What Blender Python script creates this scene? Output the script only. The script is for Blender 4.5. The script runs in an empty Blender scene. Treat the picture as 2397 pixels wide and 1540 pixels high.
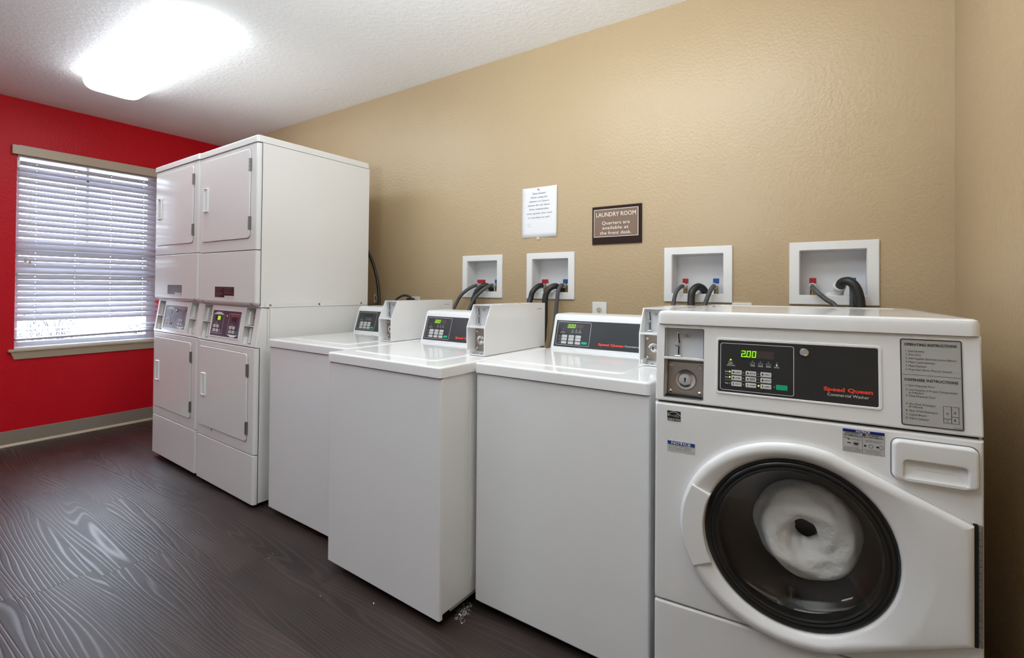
import bpy, bmesh, math, random
from mathutils import Matrix, Vector
random.seed(7)
C = bpy.context.scene.collection
SC = bpy.context.scene
PI = math.pi

# ------------------------------------------------------------------ camera
FPX, W, H = 1125.52, 2397.0, 1540.0
right = Vector((0.8311221438, 0.5560451199, 0.0070573831))
up = Vector((-0.0006199805, -0.0117645379, 0.9999306032))
fwd = Vector((-0.5560895590, 0.8310688421, 0.0094330308))
cd = bpy.data.cameras.new('camera'); cam = bpy.data.objects.new('camera', cd); C.objects.link(cam)
m = Matrix((right, up, -fwd)).transposed().to_4x4(); m.translation = Vector((0, -2.35491, 1.17761)); cam.matrix_world = m
cd.sensor_fit = 'HORIZONTAL'; cd.sensor_width = 36.0; cd.lens = 36.0 * FPX / W
cd.shift_x = 4.494 / W; cd.shift_y = -105.6 / W; cd.clip_start = 0.02
SC.camera = cam

# ------------------------------------------------------------------ world, exposure
wd = bpy.data.worlds.new('world'); SC.world = wd; wd.use_nodes = True
bg = wd.node_tree.nodes['Background']; bg.inputs[0].default_value = (0.78, 0.87, 1.0, 1); bg.inputs[1].default_value = 15.0
SC.view_settings.view_transform = 'Standard'; SC.view_settings.look = 'None'
SC.view_settings.exposure = 0.0; SC.view_settings.gamma = 1.0; SC.view_settings.use_curve_mapping = False
SC.cycles.use_denoising = True
SC.cycles.max_bounces = 10; SC.cycles.diffuse_bounces = 6; SC.cycles.glossy_bounces = 5
SC.cycles.transparent_max_bounces = 16; SC.cycles.sample_clamp_indirect = 6.0
LAMP = 7.0          # glow of the ceiling diffusers
ROOM_LAMP = 9.0
BACK_FILL = 11.0  # unseen fixture behind the camera, added to lighten the machine fronts
# unseen fill light added behind the camera, aimed up to brighten the ceiling
fd = bpy.data.lights.new('ceiling_fill', 'AREA'); fd.shape = 'DISK'; fd.size = 0.3; fd.energy = 46.0; fd.color = (0.87, 0.95, 1.0); fd.spread = math.radians(125)
fo = bpy.data.objects.new('ceiling_fill', fd); C.objects.link(fo); fo.location = (-0.75, -2.75, 1.45)
fo.rotation_euler = Vector((-0.12, 0.55, 0.85)).to_track_quat('-Z', 'Y').to_euler()

# ------------------------------------------------------------------ materials
MATS = {}
def mat(name, col, rough=0.5, metal=0.0, spec=0.5, emit=None, es=1.0, coat=0.0):
    if name in MATS: return MATS[name]
    mt = bpy.data.materials.new(name); mt.use_nodes = True
    b = mt.node_tree.nodes['Principled BSDF']
    b.inputs['Base Color'].default_value = (*col, 1); b.inputs['Roughness'].default_value = rough
    b.inputs['Metallic'].default_value = metal; b.inputs['Specular IOR Level'].default_value = spec
    if coat: b.inputs['Coat Weight'].default_value = coat; b.inputs['Coat Roughness'].default_value = 0.08
    if emit: b.inputs['Emission Color'].default_value = (*emit, 1); b.inputs['Emission Strength'].default_value = es
    MATS[name] = mt; return mt
def N(mt, t, **k):
    n = mt.node_tree.nodes.new(t)
    for a, v in k.items(): setattr(n, a, v)
    return n
def L(mt, a, b): mt.node_tree.links.new(a, b)
def bumpy(mt, scale, strength, dist, detail=3, kind='noise', colvar=0.0, stretch=None):
    b = mt.node_tree.nodes['Principled BSDF']
    tc = N(mt, 'ShaderNodeTexCoord'); src = tc.outputs['Object']
    if stretch:
        mp = N(mt, 'ShaderNodeMapping'); mp.inputs['Scale'].default_value = stretch; L(mt, src, mp.inputs[0]); src = mp.outputs[0]
    nz = N(mt, 'ShaderNodeTexNoise'); nz.inputs['Scale'].default_value = scale; nz.inputs['Detail'].default_value = detail
    nz.inputs['Roughness'].default_value = 0.55
    L(mt, src, nz.inputs['Vector'])
    h = nz.outputs['Fac']
    if kind == 'knock':
        r = N(mt, 'ShaderNodeMapRange'); r.interpolation_type = 'SMOOTHSTEP'
        r.inputs['From Min'].default_value = 0.44; r.inputs['From Max'].default_value = 0.6; L(mt, h, r.inputs[0]); h = r.outputs[0]
    bp = N(mt, 'ShaderNodeBump'); bp.inputs['Strength'].default_value = strength; bp.inputs['Distance'].default_value = dist
    L(mt, h, bp.inputs['Height']); L(mt, bp.outputs[0], b.inputs['Normal'])
    if colvar:
        n2 = N(mt, 'ShaderNodeTexNoise'); n2.inputs['Scale'].default_value = 2.2; n2.inputs['Detail'].default_value = 4; L(mt, tc.outputs['Object'], n2.inputs['Vector'])
        mx = N(mt, 'ShaderNodeMix', data_type='RGBA'); c = b.inputs['Base Color'].default_value[:]
        mx.inputs[6].default_value = tuple(x * (1 - colvar) for x in c[:3]) + (1,); mx.inputs[7].default_value = tuple(min(1, x * (1 + colvar)) for x in c[:3]) + (1,)
        L(mt, n2.outputs['Fac'], mx.inputs[0]); L(mt, mx.outputs[2], b.inputs['Base Color'])
    return mt
TAN = bumpy(mat('tan_paint', (0.475, 0.355, 0.21), 0.33), 75, 0.42, 0.005, 2, colvar=0.05)
RED = bumpy(mat('red_paint', (0.60, 0.0045, 0.014), 0.42, spec=0.25), 75, 0.42, 0.005, 2, colvar=0.06)
CEIL = bumpy(mat('ceiling_paint', (0.92, 0.92, 0.92), 0.7), 34, 0.22, 0.004, 3, kind='knock')
OFFW = bumpy(mat('cream_paint', (0.55, 0.56, 0.58), 0.6), 75, 0.3, 0.004)
BASE = mat('taupe_vinyl', (0.27, 0.225, 0.175), 0.45)
BEIGE = mat('beige_trim_paint', (0.55, 0.45, 0.32), 0.4)
WHITE = bumpy(mat('white_enamel', (0.80, 0.80, 0.80), 0.16, spec=0.5), 3, 0.02, 0.02, 1)
LIDW = bumpy(mat('lid_enamel', (0.84, 0.84, 0.84), 0.10, spec=0.5), 5, 0.03, 0.02, 1)
DRYW = bumpy(mat('dryer_enamel', (0.79, 0.78, 0.76), 0.15, spec=0.5), 3.5, 0.05, 0.02, 1)
PLAST = mat('white_plastic', (0.80, 0.80, 0.79), 0.35)
CONS = mat('console_white', (0.78, 0.79, 0.80), 0.3)
BLACK = mat('gloss_black', (0.012, 0.012, 0.012), 0.18)
PANEL = mat('panel_black', (0.022, 0.022, 0.023), 0.28)
PANELG = mat('panel_charcoal', (0.030, 0.032, 0.036), 0.30)
PANELB = mat('panel_slate', (0.050, 0.050, 0.080), 0.22)
GAP = mat('dark_joint', (0.01, 0.01, 0.01), 0.8)
RUB = mat('black_rubber', (0.018, 0.019, 0.018), 0.42)
GREYH = mat('grey_hose_rubber', (0.085, 0.085, 0.088), 0.5)
CHROME = mat('chrome', (0.75, 0.74, 0.72), 0.15, 1.0)
STEEL = mat('brushed_steel', (0.44, 0.385, 0.335), 0.34, 1.0)
DRUM = mat('drum_steel', (0.36, 0.34, 0.32), 0.30, 1.0)
BRASS = mat('brass', (0.45, 0.30, 0.12), 0.35, 1.0)
HINGE = mat('hinge_steel', (0.22, 0.21, 0.19), 0.4, 0.7)
HINGEK = mat('piano_hinge_steel', (0.30, 0.28, 0.25), 0.45, 0.5)
PRW = mat('white_print', (0.75, 0.75, 0.75), 0.4)
PRG = mat('grey_print', (0.32, 0.32, 0.32), 0.4)
PRK = mat('black_print', (0.012, 0.012, 0.012), 0.5)
PRR = mat('red_print', (0.80, 0.06, 0.03), 0.4)
PRB = mat('blue_print', (0.012, 0.055, 0.24), 0.4)
PRN = mat('navy_print', (0.004, 0.012, 0.18), 0.4)
BTN = mat('button_grey', (0.66, 0.66, 0.65), 0.45)
GRN = mat('green_button', (0.0, 0.42, 0.22), 0.4)
LED = mat('lit_green_led', (0.1, 0.3, 0.0), 0.4, emit=(0.50, 1.0, 0.02), es=1.2)
DIG = mat('lit_green_digits', (0.05, 0.3, 0.0), 0.4, emit=(0.42, 1.0, 0.02), es=1.35)
DISPW = mat('unlit_display', (0.075, 0.055, 0.048), 0.3)
DISPR = mat('red_display', (0.06, 0.004, 0.006), 0.25)
DIGD = mat('unlit_digits', (0.045, 0.03, 0.028), 0.4)
PLATE = mat('silver_plate', (0.42, 0.415, 0.40), 0.4)
PAPER = mat('paper_white', (0.80, 0.80, 0.82), 0.8)
SIGN1 = mat('sign_dark_brown', (0.026, 0.012, 0.009), 0.7, spec=0.2)
SIGN2 = mat('sign_taupe', (0.215, 0.14, 0.10), 0.6, spec=0.25)
SIGNT = mat('sign_cream_print', (0.85, 0.80, 0.72), 0.5)
TAPR = mat('red_handle', (0.35, 0.008, 0.015), 0.4)
TAPB = mat('blue_handle', (0.005, 0.08, 0.30), 0.4)
MAROON = mat('maroon_label', (0.060, 0.004, 0.006), 0.6, spec=0.2)
SLATE = mat('grey_label', (0.12, 0.125, 0.15), 0.35)
SLAT = mat('slat_white', (0.47, 0.455, 0.50), 0.45)
CLOTH = bumpy(mat('white_cloth', (0.90, 0.90, 0.90), 0.9), 40, 0.5, 0.01)
CORD = mat('cord_white', (0.7, 0.68, 0.64), 0.7)
CONC = mat('concrete', (0.45, 0.45, 0.43), 0.9)
SOFF = mat('soffit', (0.5, 0.48, 0.45), 0.8)
BARK = mat('bark', (0.045, 0.045, 0.05), 0.9)
IVORY = mat('ivory_socket', (0.55, 0.53, 0.40), 0.4)
LINT = mat('lint', (0.55, 0.53, 0.50), 0.95)
LAMPM = mat('lamp_diffuser', (0.9, 0.9, 0.9), 0.5, emit=(0.87, 0.95, 1.0), es=LAMP)
LAMP2 = mat('lamp_diffuser_room', (0.9, 0.9, 0.9), 0.5, emit=(0.87, 0.95, 1.0), es=ROOM_LAMP)
FILLM = mat('fill_diffuser_back', (0.9, 0.9, 0.9), 0.5, emit=(0.87, 0.95, 1.0), es=BACK_FILL)

def thin_glass(name, tint, ior=1.5):
    mt = bpy.data.materials.new(name); mt.use_nodes = True; nt = mt.node_tree; nt.nodes.clear()
    o = N(mt, 'ShaderNodeOutputMaterial'); mx = N(mt, 'ShaderNodeMixShader'); ge = N(mt, 'ShaderNodeNewGeometry')
    dt = N(mt, 'ShaderNodeVectorMath', operation='DOT_PRODUCT'); L(mt, ge.outputs['Normal'], dt.inputs[0]); L(mt, ge.outputs['Incoming'], dt.inputs[1])
    ab = N(mt, 'ShaderNodeMath', operation='ABSOLUTE'); L(mt, dt.outputs['Value'], ab.inputs[0]); iv = N(mt, 'ShaderNodeMath', operation='SUBTRACT'); iv.inputs[0].default_value = 1.0; L(mt, ab.outputs[0], iv.inputs[1])
    pw = N(mt, 'ShaderNodeMath', operation='POWER'); pw.inputs[1].default_value = 5.0; L(mt, iv.outputs[0], pw.inputs[0]); f0 = ((ior - 1) / (ior + 1)) ** 2
    fr = N(mt, 'ShaderNodeMath', operation='MULTIPLY_ADD'); fr.inputs[1].default_value = 1 - f0; fr.inputs[2].default_value = f0; L(mt, pw.outputs[0], fr.inputs[0])
    tr = N(mt, 'ShaderNodeBsdfTransparent'); tr.inputs[0].default_value = (*tint, 1); gl = N(mt, 'ShaderNodeBsdfGlossy'); gl.inputs['Roughness'].default_value = 0.02
    L(mt, fr.outputs[0], mx.inputs[0]); L(mt, tr.outputs[0], mx.inputs[1]); L(mt, gl.outputs[0], mx.inputs[2]); L(mt, mx.outputs[0], o.inputs[0])
    return mt
GLASS = thin_glass('window_glass', (0.92, 0.94, 0.95)); SMOKE = thin_glass('smoked_door_glass', (0.95, 0.95, 0.94)); BOWL = thin_glass('bowl_glass', (0.98, 0.98, 0.98), 1.45)

def wood():
    mt = mat('dark_wood_plank', (0.06, 0.05, 0.045), 0.4, spec=0.5); b = mt.node_tree.nodes['Principled BSDF']
    tc = N(mt, 'ShaderNodeTexCoord'); oi = N(mt, 'ShaderNodeObjectInfo')
    mu = N(mt, 'ShaderNodeVectorMath', operation='SCALE'); cx = N(mt, 'ShaderNodeCombineXYZ')
    for i, k in enumerate((31.0, 17.0, 9.0)):
        mm = N(mt, 'ShaderNodeMath', operation='MULTIPLY'); mm.inputs[1].default_value = k; L(mt, oi.outputs['Random'], mm.inputs[0]); L(mt, mm.outputs[0], cx.inputs[i])
    ad = N(mt, 'ShaderNodeVectorMath', operation='ADD'); L(mt, tc.outputs['Object'], ad.inputs[0]); L(mt, cx.outputs[0], ad.inputs[1])
    # slow swirl that bends the growth rings round knots
    m1 = N(mt, 'ShaderNodeMapping'); m1.inputs['Scale'].default_value = (0.55, 4.6, 1); L(mt, ad.outputs[0], m1.inputs[0])
    n1 = N(mt, 'ShaderNodeTexNoise'); n1.inputs['Scale'].default_value = 1.0; n1.inputs['Detail'].default_value = 2.2; n1.inputs['Roughness'].default_value = 0.36; n1.inputs['Distortion'].default_value = 0.3; L(mt, m1.outputs[0], n1.inputs['Vector'])
    m0 = N(mt, 'ShaderNodeMath', operation='MULTIPLY'); m0.inputs[1].default_value = 21.0; L(mt, n1.outputs['Fac'], m0.inputs[0])
    sx = N(mt, 'ShaderNodeSeparateXYZ'); L(mt, ad.outputs[0], sx.inputs[0])
    mr = N(mt, 'ShaderNodeMath', operation='MULTIPLY_ADD'); mr.inputs[1].default_value = 62.0; L(mt, sx.outputs[1], mr.inputs[0]); L(mt, m0.outputs[0], mr.inputs[2])
    fr = N(mt, 'ShaderNodeMath', operation='PINGPONG'); fr.inputs[1].default_value = 0.5; L(mt, mr.outputs[0], fr.inputs[0])
    rg = N(mt, 'ShaderNodeMapRange'); rg.interpolation_type = 'SMOOTHSTEP'; rg.inputs['From Min'].default_value = 0.02; rg.inputs['From Max'].default_value = 0.24; L(mt, fr.outputs[0], rg.inputs[0])
    m2 = N(mt, 'ShaderNodeMapping'); m2.inputs['Scale'].default_value = (4, 130, 1); L(mt, ad.outputs[0], m2.inputs[0])
    n2 = N(mt, 'ShaderNodeTexNoise'); n2.inputs['Scale'].default_value = 1.0; n2.inputs['Detail'].default_value = 3; L(mt, m2.outputs[0], n2.inputs['Vector'])
    m3 = N(mt, 'ShaderNodeMapping'); m3.inputs['Scale'].default_value = (2.0, 6, 1); L(mt, ad.outputs[0], m3.inputs[0])
    n3 = N(mt, 'ShaderNodeTexNoise'); n3.inputs['Scale'].default_value = 1.0; n3.inputs['Detail'].default_value = 3; L(mt, m3.outputs[0], n3.inputs['Vector'])
    cr = N(mt, 'ShaderNodeValToRGB'); e = cr.color_ramp.elements
    e[0].position = 0.30; e[0].color = (0.022, 0.0125, 0.0100, 1); e[1].position = 0.72; e[1].color = (0.062, 0.041, 0.036, 1)
    L(mt, n3.outputs['Fac'], cr.inputs[0])
    mx = N(mt, 'ShaderNodeMix', data_type='RGBA', blend_type='MULTIPLY'); mx.inputs[0].default_value = 0.6
    L(mt, cr.outputs[0], mx.inputs[6]); L(mt, n2.outputs['Fac'], mx.inputs[7])
    lt = N(mt, 'ShaderNodeMix', data_type='RGBA'); lt.inputs[7].default_value = (0.076, 0.051, 0.044, 1)
    iv = N(mt, 'ShaderNodeMath', operation='SUBTRACT'); iv.inputs[0].default_value = 1.0; L(mt, rg.outputs[0], iv.inputs[1])
    sc = N(mt, 'ShaderNodeMath', operation='MULTIPLY'); sc.inputs[1].default_value = 0.35; L(mt, iv.outputs[0], sc.inputs[0])
    L(mt, sc.outputs[0], lt.inputs[0]); L(mt, mx.outputs[2], lt.inputs[6])
    ov = N(mt, 'ShaderNodeMix', data_type='RGBA', blend_type='MULTIPLY'); ov.inputs[0].default_value = 1.0
    rr = N(mt, 'ShaderNodeMapRange'); rr.inputs['To Min'].default_value = 0.75; rr.inputs['To Max'].default_value = 1.25; L(mt, oi.outputs['Random'], rr.inputs[0])
    L(mt, lt.outputs[2], ov.inputs[6]); L(mt, rr.outputs[0], ov.inputs[7]); L(mt, ov.outputs[2], b.inputs['Base Color'])
    hs = N(mt, 'ShaderNodeMath', operation='ADD'); hk = N(mt, 'ShaderNodeMath', operation='MULTIPLY'); hk.inputs[1].default_value = 0.5
    L(mt, n2.outputs['Fac'], hk.inputs[0]); L(mt, hk.outputs[0], hs.inputs[0]); L(mt, rg.outputs[0], hs.inputs[1])
    bp = N(mt, 'ShaderNodeBump'); bp.inputs['Strength'].default_value = 0.32; bp.inputs['Distance'].default_value = 0.0008; L(mt, hs.outputs[0], bp.inputs['Height']); L(mt, bp.outputs[0], b.inputs['Normal'])
    ro = N(mt, 'ShaderNodeMapRange'); ro.inputs['To Min'].default_value = 0.30; ro.inputs['To Max'].default_value = 0.44; L(mt, rg.outputs[0], ro.inputs[0]); L(mt, ro.outputs[0], b.inputs['Roughness'])
    return mt
WOOD = wood()

# ------------------------------------------------------------------ helpers
I4 = Matrix.Identity(4)
def frame(o, u, v):
    u = Vector(u).normalized(); v = Vector(v).normalized(); n = u.cross(v)
    M = Matrix((u, v, n)).transposed().to_4x4(); M.translation = Vector(o); return M
def front(y=0.0, x=0.0, z=0.0): return frame((x, y, z), (1, 0, 0), (0, 0, 1))   # u = x, v = z, n = towards the room
class G:
    """collects shapes into one mesh"""
    def __init__(s): s.bm = bmesh.new()
    def add(s, t, F=I4):
        t.transform(F); me = bpy.data.meshes.new('t'); t.to_mesh(me); t.free(); s.bm.from_mesh(me); bpy.data.meshes.remove(me); return s
    def box(s, a0, a1, b0, b1, c0, c1, F=I4, bev=0.0, seg=2):
        t = bmesh.new()
        vs = [t.verts.new((x, y, z)) for x in (a0, a1) for y in (b0, b1) for z in (c0, c1)]
        for f in ((0, 1, 3, 2), (4, 6, 7, 5), (0, 4, 5, 1), (2, 3, 7, 6), (0, 2, 6, 4), (1, 5, 7, 3)): t.faces.new([vs[i] for i in f])
        if bev: bmesh.ops.bevel(t, geom=t.edges[:], offset=min(bev, 0.48 * min(abs(a1 - a0), abs(b1 - b0), abs(c1 - c0))), segments=seg, affect='EDGES', profile=0.5)
        bmesh.ops.recalc_face_normals(t, faces=t.faces[:])
        return s.add(t, F)
    def loops(s, ls, F=I4, cap0=False, cap1=False, closed=True):
        t = bmesh.new(); R = [[t.verts.new(p) for p in l] for l in ls]; n = len(ls[0])
        for a, b in zip(R, R[1:]):
            for i in range(n if closed else n - 1):
                j = (i + 1) % n
                t.faces.new((a[i], a[j], b[j], b[i]))
        if cap0: t.faces.new(R[0][::-1])
        if cap1: t.faces.new(R[-1])
        bmesh.ops.remove_doubles(t, verts=t.verts[:], dist=1e-6)
        if cap0 and cap1: bmesh.ops.recalc_face_normals(t, faces=t.faces[:])
        return s.add(t, F)
    def prism(s, poly, n0, n1, F=I4, bev=0.0, seg=2):
        """polygon in (u, v) extruded from n0 to n1, the edge at n1 rounded"""
        if not bev: return s.loops([[(u, v, n0) for u, v in poly], [(u, v, n1) for u, v in poly]], F, True, True)
        ls = [[(u, v, n0) for u, v in poly]]; sg = 1 if n1 > n0 else -1
        for k in range(seg + 1):
            a = k / seg * PI / 2
            ls.append([(u, v, n1 - sg * bev * (1 - math.sin(a))) for u, v in inset(poly, bev * (1 - math.cos(a)))])
        return s.loops(ls, F, True, True)
    def poly(s, pts, n, F=I4):
        t = bmesh.new(); t.faces.new([t.verts.new((u, v, n)) for u, v in pts]); return s.add(t, F)
    def lathe(s, prof, u, v, F=I4, seg=48, sx=1.0, sy=1.0):
        t = bmesh.new(); R = []
        for r, n in prof:
            if r < 1e-6: R.append([t.verts.new((u, v, n))])
            else: R.append([t.verts.new((u + sx * r * math.cos(2 * PI * i / seg), v + sy * r * math.sin(2 * PI * i / seg), n)) for i in range(seg)])
        for a, b in zip(R, R[1:]):
            for i in range(seg):
                j = (i + 1) % seg
                if len(a) == 1 and len(b) == 1: continue
                if len(a) == 1: t.faces.new((a[0], b[j], b[i]))
                elif len(b) == 1: t.faces.new((a[i], a[j], b[0]))
                else: t.faces.new((a[i], a[j], b[j], b[i]))
        bmesh.ops.recalc_face_normals(t, faces=t.faces[:])
        return s.add(t, F)
    def cyl(s, p0, p1, r, seg=16, r1=None): return s.tube([p0, p1], r, seg, r1=r1, smooth=1)
    def tube(s, pts, r, seg=12, F=I4, r1=None, smooth=6):
        P = [Vector(p) for p in pts]
        if smooth > 1 and len(P) > 2:
            Q = []; E = [2 * P[0] - P[1]] + P + [2 * P[-1] - P[-2]]
            for i in range(1, len(E) - 2):
                a, b, c, d = E[i - 1:i + 3]
                for k in range(smooth):
                    x = k / smooth
                    Q.append(0.5 * (2 * b + (c - a) * x + (2 * a - 5 * b + 4 * c - d) * x * x + (3 * b - a - 3 * c + d) * x ** 3))
            P = Q + [P[-1]]
        t0 = (P[1] - P[0]).normalized(); nn = t0.orthogonal().normalized(); ls = []
        for i, p in enumerate(P):
            tg = (P[min(i + 1, len(P) - 1)] - P[max(i - 1, 0)]).normalized()
            nn = (nn - tg * nn.dot(tg)).normalized(); bb = tg.cross(nn)
            rr = r if r1 is None else r + (r1 - r) * i / (len(P) - 1)
            ls.append([p + rr * (math.cos(2 * PI * k / seg) * nn + math.sin(2 * PI * k / seg) * bb) for k in range(seg)])
        return s.loops(ls, F, True, True)
    def rline(s, pts, w, n, F=I4, closed=True):
        """flat printed line of width w along a polyline in (u, v)"""
        t = bmesh.new(); k = len(pts); out = []
        for i in range(k):
            p = Vector(pts[i]); a = Vector(pts[i - 1]) if (closed or i) else None; b = Vector(pts[(i + 1) % k]) if (closed or i < k - 1) else None
            d = ((p - a).normalized() if a is not None else Vector((0, 0))) + ((b - p).normalized() if b is not None else Vector((0, 0)))
            d = d.normalized(); q = Vector((-d.y, d.x)) * (w / 2)
            out.append((t.verts.new((p.x + q.x, p.y + q.y, n)), t.verts.new((p.x - q.x, p.y - q.y, n))))
        for i in range(k if closed else k - 1):
            a, b = out[i], out[(i + 1) % k]; t.faces.new((a[1], b[1], b[0], a[0]))
        return s.add(t, F)
    def text(s, F, st, u0, u1, vb, h, n=0.0008, bold=False, shear=0.0, center=False):
        """st fitted between u0 and u1, capitals h high on the line vb"""
        me, x0, x1, cap = glyphs(st, bold)
        t = bmesh.new(); t.from_mesh(me); k = (u1 - u0) / max(1e-6, x1 - x0); q = h / cap
        for v in t.verts: v.co = Vector((u0 + (v.co.x - x0) * k + shear * v.co.y * q, vb + v.co.y * q, n))
        return s.add(t, F)
TXT = {}
def glyphs(st, bold):
    if (st, bold) in TXT: return TXT[st, bold]
    def mk(x):
        c = bpy.data.curves.new('g', 'FONT'); c.body = x; c.resolution_u = 2; c.offset = 0.022 * bold
        o = bpy.data.objects.new('g', c); me = bpy.data.meshes.new_from_object(o); bpy.data.objects.remove(o); bpy.data.curves.remove(c); return me
    if ('cap',) not in TXT:
        q = mk('H'); TXT['cap',] = max(v.co.y for v in q.vertices); bpy.data.meshes.remove(q)
    me = mk(st); xs = [v.co.x for v in me.vertices]
    TXT[st, bold] = (me, min(xs), max(xs), TXT['cap',]); return TXT[st, bold]
def inset(poly, d):
    if d == 0: return list(poly)
    k = len(poly); ar = sum(poly[i][0] * poly[(i + 1) % k][1] - poly[(i + 1) % k][0] * poly[i][1] for i in range(k)); sg = 1 if ar > 0 else -1; out = []
    for i in range(k):
        p = Vector(poly[i]); a = (p - Vector(poly[i - 1])).normalized(); b = (Vector(poly[(i + 1) % k]) - p).normalized()
        na = Vector((-a.y, a.x)) * sg; nb = Vector((-b.y, b.x)) * sg; mm = na + nb
        mm = mm / max(0.3, (1 + na.dot(nb)))
        out.append((p.x + mm.x * d, p.y + mm.y * d))
    return out
def rrect(u0, u1, v0, v1, r, seg=4):
    out = []
    for cx, cy, a in ((u1 - r, v0 + r, -PI / 2), (u1 - r, v1 - r, 0), (u0 + r, v1 - r, PI / 2), (u0 + r, v0 + r, PI)):
        for k in range(seg + 1): t = a + k / seg * PI / 2; out.append((cx + r * math.cos(t), cy + r * math.sin(t)))
    return out
def link(o, parent=None):
    C.objects.link(o)
    if parent: o.parent = parent
    return o
def obj(name, g, m, parent=None, flat=False, label=None, ang=40):
    me = bpy.data.meshes.new(name); bm = g.bm if isinstance(g, G) else g
    bmesh.ops.remove_doubles(bm, verts=bm.verts[:], dist=2e-6)
    bm.to_mesh(me); bm.free()
    o = bpy.data.objects.new(name, me); me.materials.append(m)
    if not flat:
        me.shade_smooth(); me.set_sharp_from_angle(angle=math.radians(ang))
        w = o.modifiers.new('wn', 'WEIGHTED_NORMAL'); w.keep_sharp = True
    link(o, parent)
    if label: o['label'] = label
    if name.endswith('_print') or name in ('joint', 'indicator', 'lit_indicator', 'drain_slot', 'slot', 'access_hole', 'gap'): o['kind'] = 'stuff'
    return o
def thing(name, label, cat, loc=(0, 0, 0), rz=0.0, group=None, ry=0.0):
    o = bpy.data.objects.new(name, None); o.empty_display_size = 0.1; C.objects.link(o)
    o.location = loc; o.rotation_euler = (0, ry, rz); o['label'] = label; o['category'] = cat
    if group: o['group'] = group
    return o
def tag(o, label, cat, group=None, kind=None):
    o['label'] = label; o['category'] = cat
    if group: o['group'] = group
    if kind: o['kind'] = kind
    return o
def struct(name, g, m, parent=None, flat=True):
    o = obj(name, g, m, parent, flat)
    if not parent: o['kind'] = 'structure'
    return o
def dup(src, name, parent, loc):
    o = src.copy(); o.name = name; o.location = loc; link(o, parent); return o

# ------------------------------------------------------------------ room
XL, XR, YF, HC = -4.992, 0.373, -4.0, 2.5553
TH = 0.14
def wall_holes(u0, u1, v0, v1, holes, th, F):
    """plate in (u, v), front face at n = 0, th thick, with rectangular openings"""
    g = G(); us = sorted({u0, u1} | {a for h in holes for a in h[:2]}); vs = sorted({v0, v1} | {a for h in holes for a in h[2:]})
    inside = lambda a, b: any(h[0] < a < h[1] and h[2] < b < h[3] for h in holes)
    t = bmesh.new(); cells = {}
    for i in range(len(us) - 1):
        for j in range(len(vs) - 1):
            if not inside((us[i] + us[i + 1]) / 2, (vs[j] + vs[j + 1]) / 2): cells[i, j] = 1
    def q(*p): t.faces.new([t.verts.new(x) for x in p])
    for (i, j) in cells:
        a, b, c, d = us[i], us[i + 1], vs[j], vs[j + 1]
        q((a, c, 0), (b, c, 0), (b, d, 0), (a, d, 0)); q((a, c, -th), (a, d, -th), (b, d, -th), (b, c, -th))
        if (i - 1, j) not in cells: q((a, c, 0), (a, d, 0), (a, d, -th), (a, c, -th))
        if (i + 1, j) not in cells: q((b, c, 0), (b, c, -th), (b, d, -th), (b, d, 0))
        if (i, j - 1) not in cells: q((a, c, 0), (a, c, -th), (b, c, -th), (b, c, 0))
        if (i, j + 1) not in cells: q((a, d, 0), (b, d, 0), (b, d, -th), (a, d, -th))
    bmesh.ops.remove_doubles(t, verts=t.verts[:], dist=1e-6)
    g.add(t, F); return g
FB = front(0.0)                                       # wall behind the machines: u = x, v = z
FR = frame((XL, 0, 0), (0, 1, 0), (0, 0, 1))          # red wall: u = y, v = z, n = into the room
WY0, WY1, WZ0, WZ1 = -1.441, -0.525, 0.705, 2.17
BOXX = (-1.9327, -1.4586, -0.6747, -0.1497); BW = 0.3039; BZ0, BZ1 = 1.119, 1.379
struct('wall_left', wall_holes(YF, 0.0, 0.0, HC, [(WY0, WY1, WZ0, WZ1)], TH, FR), RED)
struct('wall_back', wall_holes(XL, XR, 0.0, HC, [(x + 0.03, x + BW - 0.03, BZ0 + 0.03, BZ1 - 0.03) for x in BOXX], TH, FB), TAN)
struct('wall_right', G().box(XR, XR + TH, YF, TH, 0, HC), TAN)
struct('wall_front', G().box(XL - TH, XR + TH, YF - TH, YF, 0, HC), OFFW)
struct('ceiling', G().box(XL - TH, XR + TH, YF - TH, TH, HC, HC + 0.1), CEIL)

# floor of dark planks, each its own board
fl = struct('floor', G().box(XL - TH, XR + TH, YF - TH, TH, -0.08, -0.004), GAP)
PWID, PLEN = 0.2286, 1.22
def plank_mesh(l, w):
    g = G().box(-l / 2 + 0.0003, l / 2 - 0.0003, -w / 2 + 0.0002, w / 2 - 0.0002, -0.004, 0.0, bev=0.0004, seg=1)
    me = bpy.data.meshes.new('plank'); g.bm.to_mesh(me); g.bm.free(); me.materials.append(WOOD); return me
PM = {}
phase = {-1: -2.53, 0: -2.46, 2: -2.90, 1: -2.05}
row = -11
while True:
    y0 = -1.646 + row * PWID; y1 = y0 + PWID
    row += 1
    if y1 < YF: continue
    if y0 > -0.001: break
    a, b = max(y0, YF), min(y1, 0.0)
    ph = phase.get(row - 1, random.uniform(-3, -2)); x = ph - PLEN * 4
    while x < XR:
        c, d = max(x, XL), min(x + PLEN, XR)
        if d - c > 0.01:
            k = (round(d - c, 3), round(b - a, 3))
            if k not in PM: PM[k] = plank_mesh(*k)
            o = bpy.data.objects.new('plank', PM[k]); o.location = ((c + d) / 2, (a + b) / 2, 0); link(o, fl)
        x += PLEN

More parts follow.
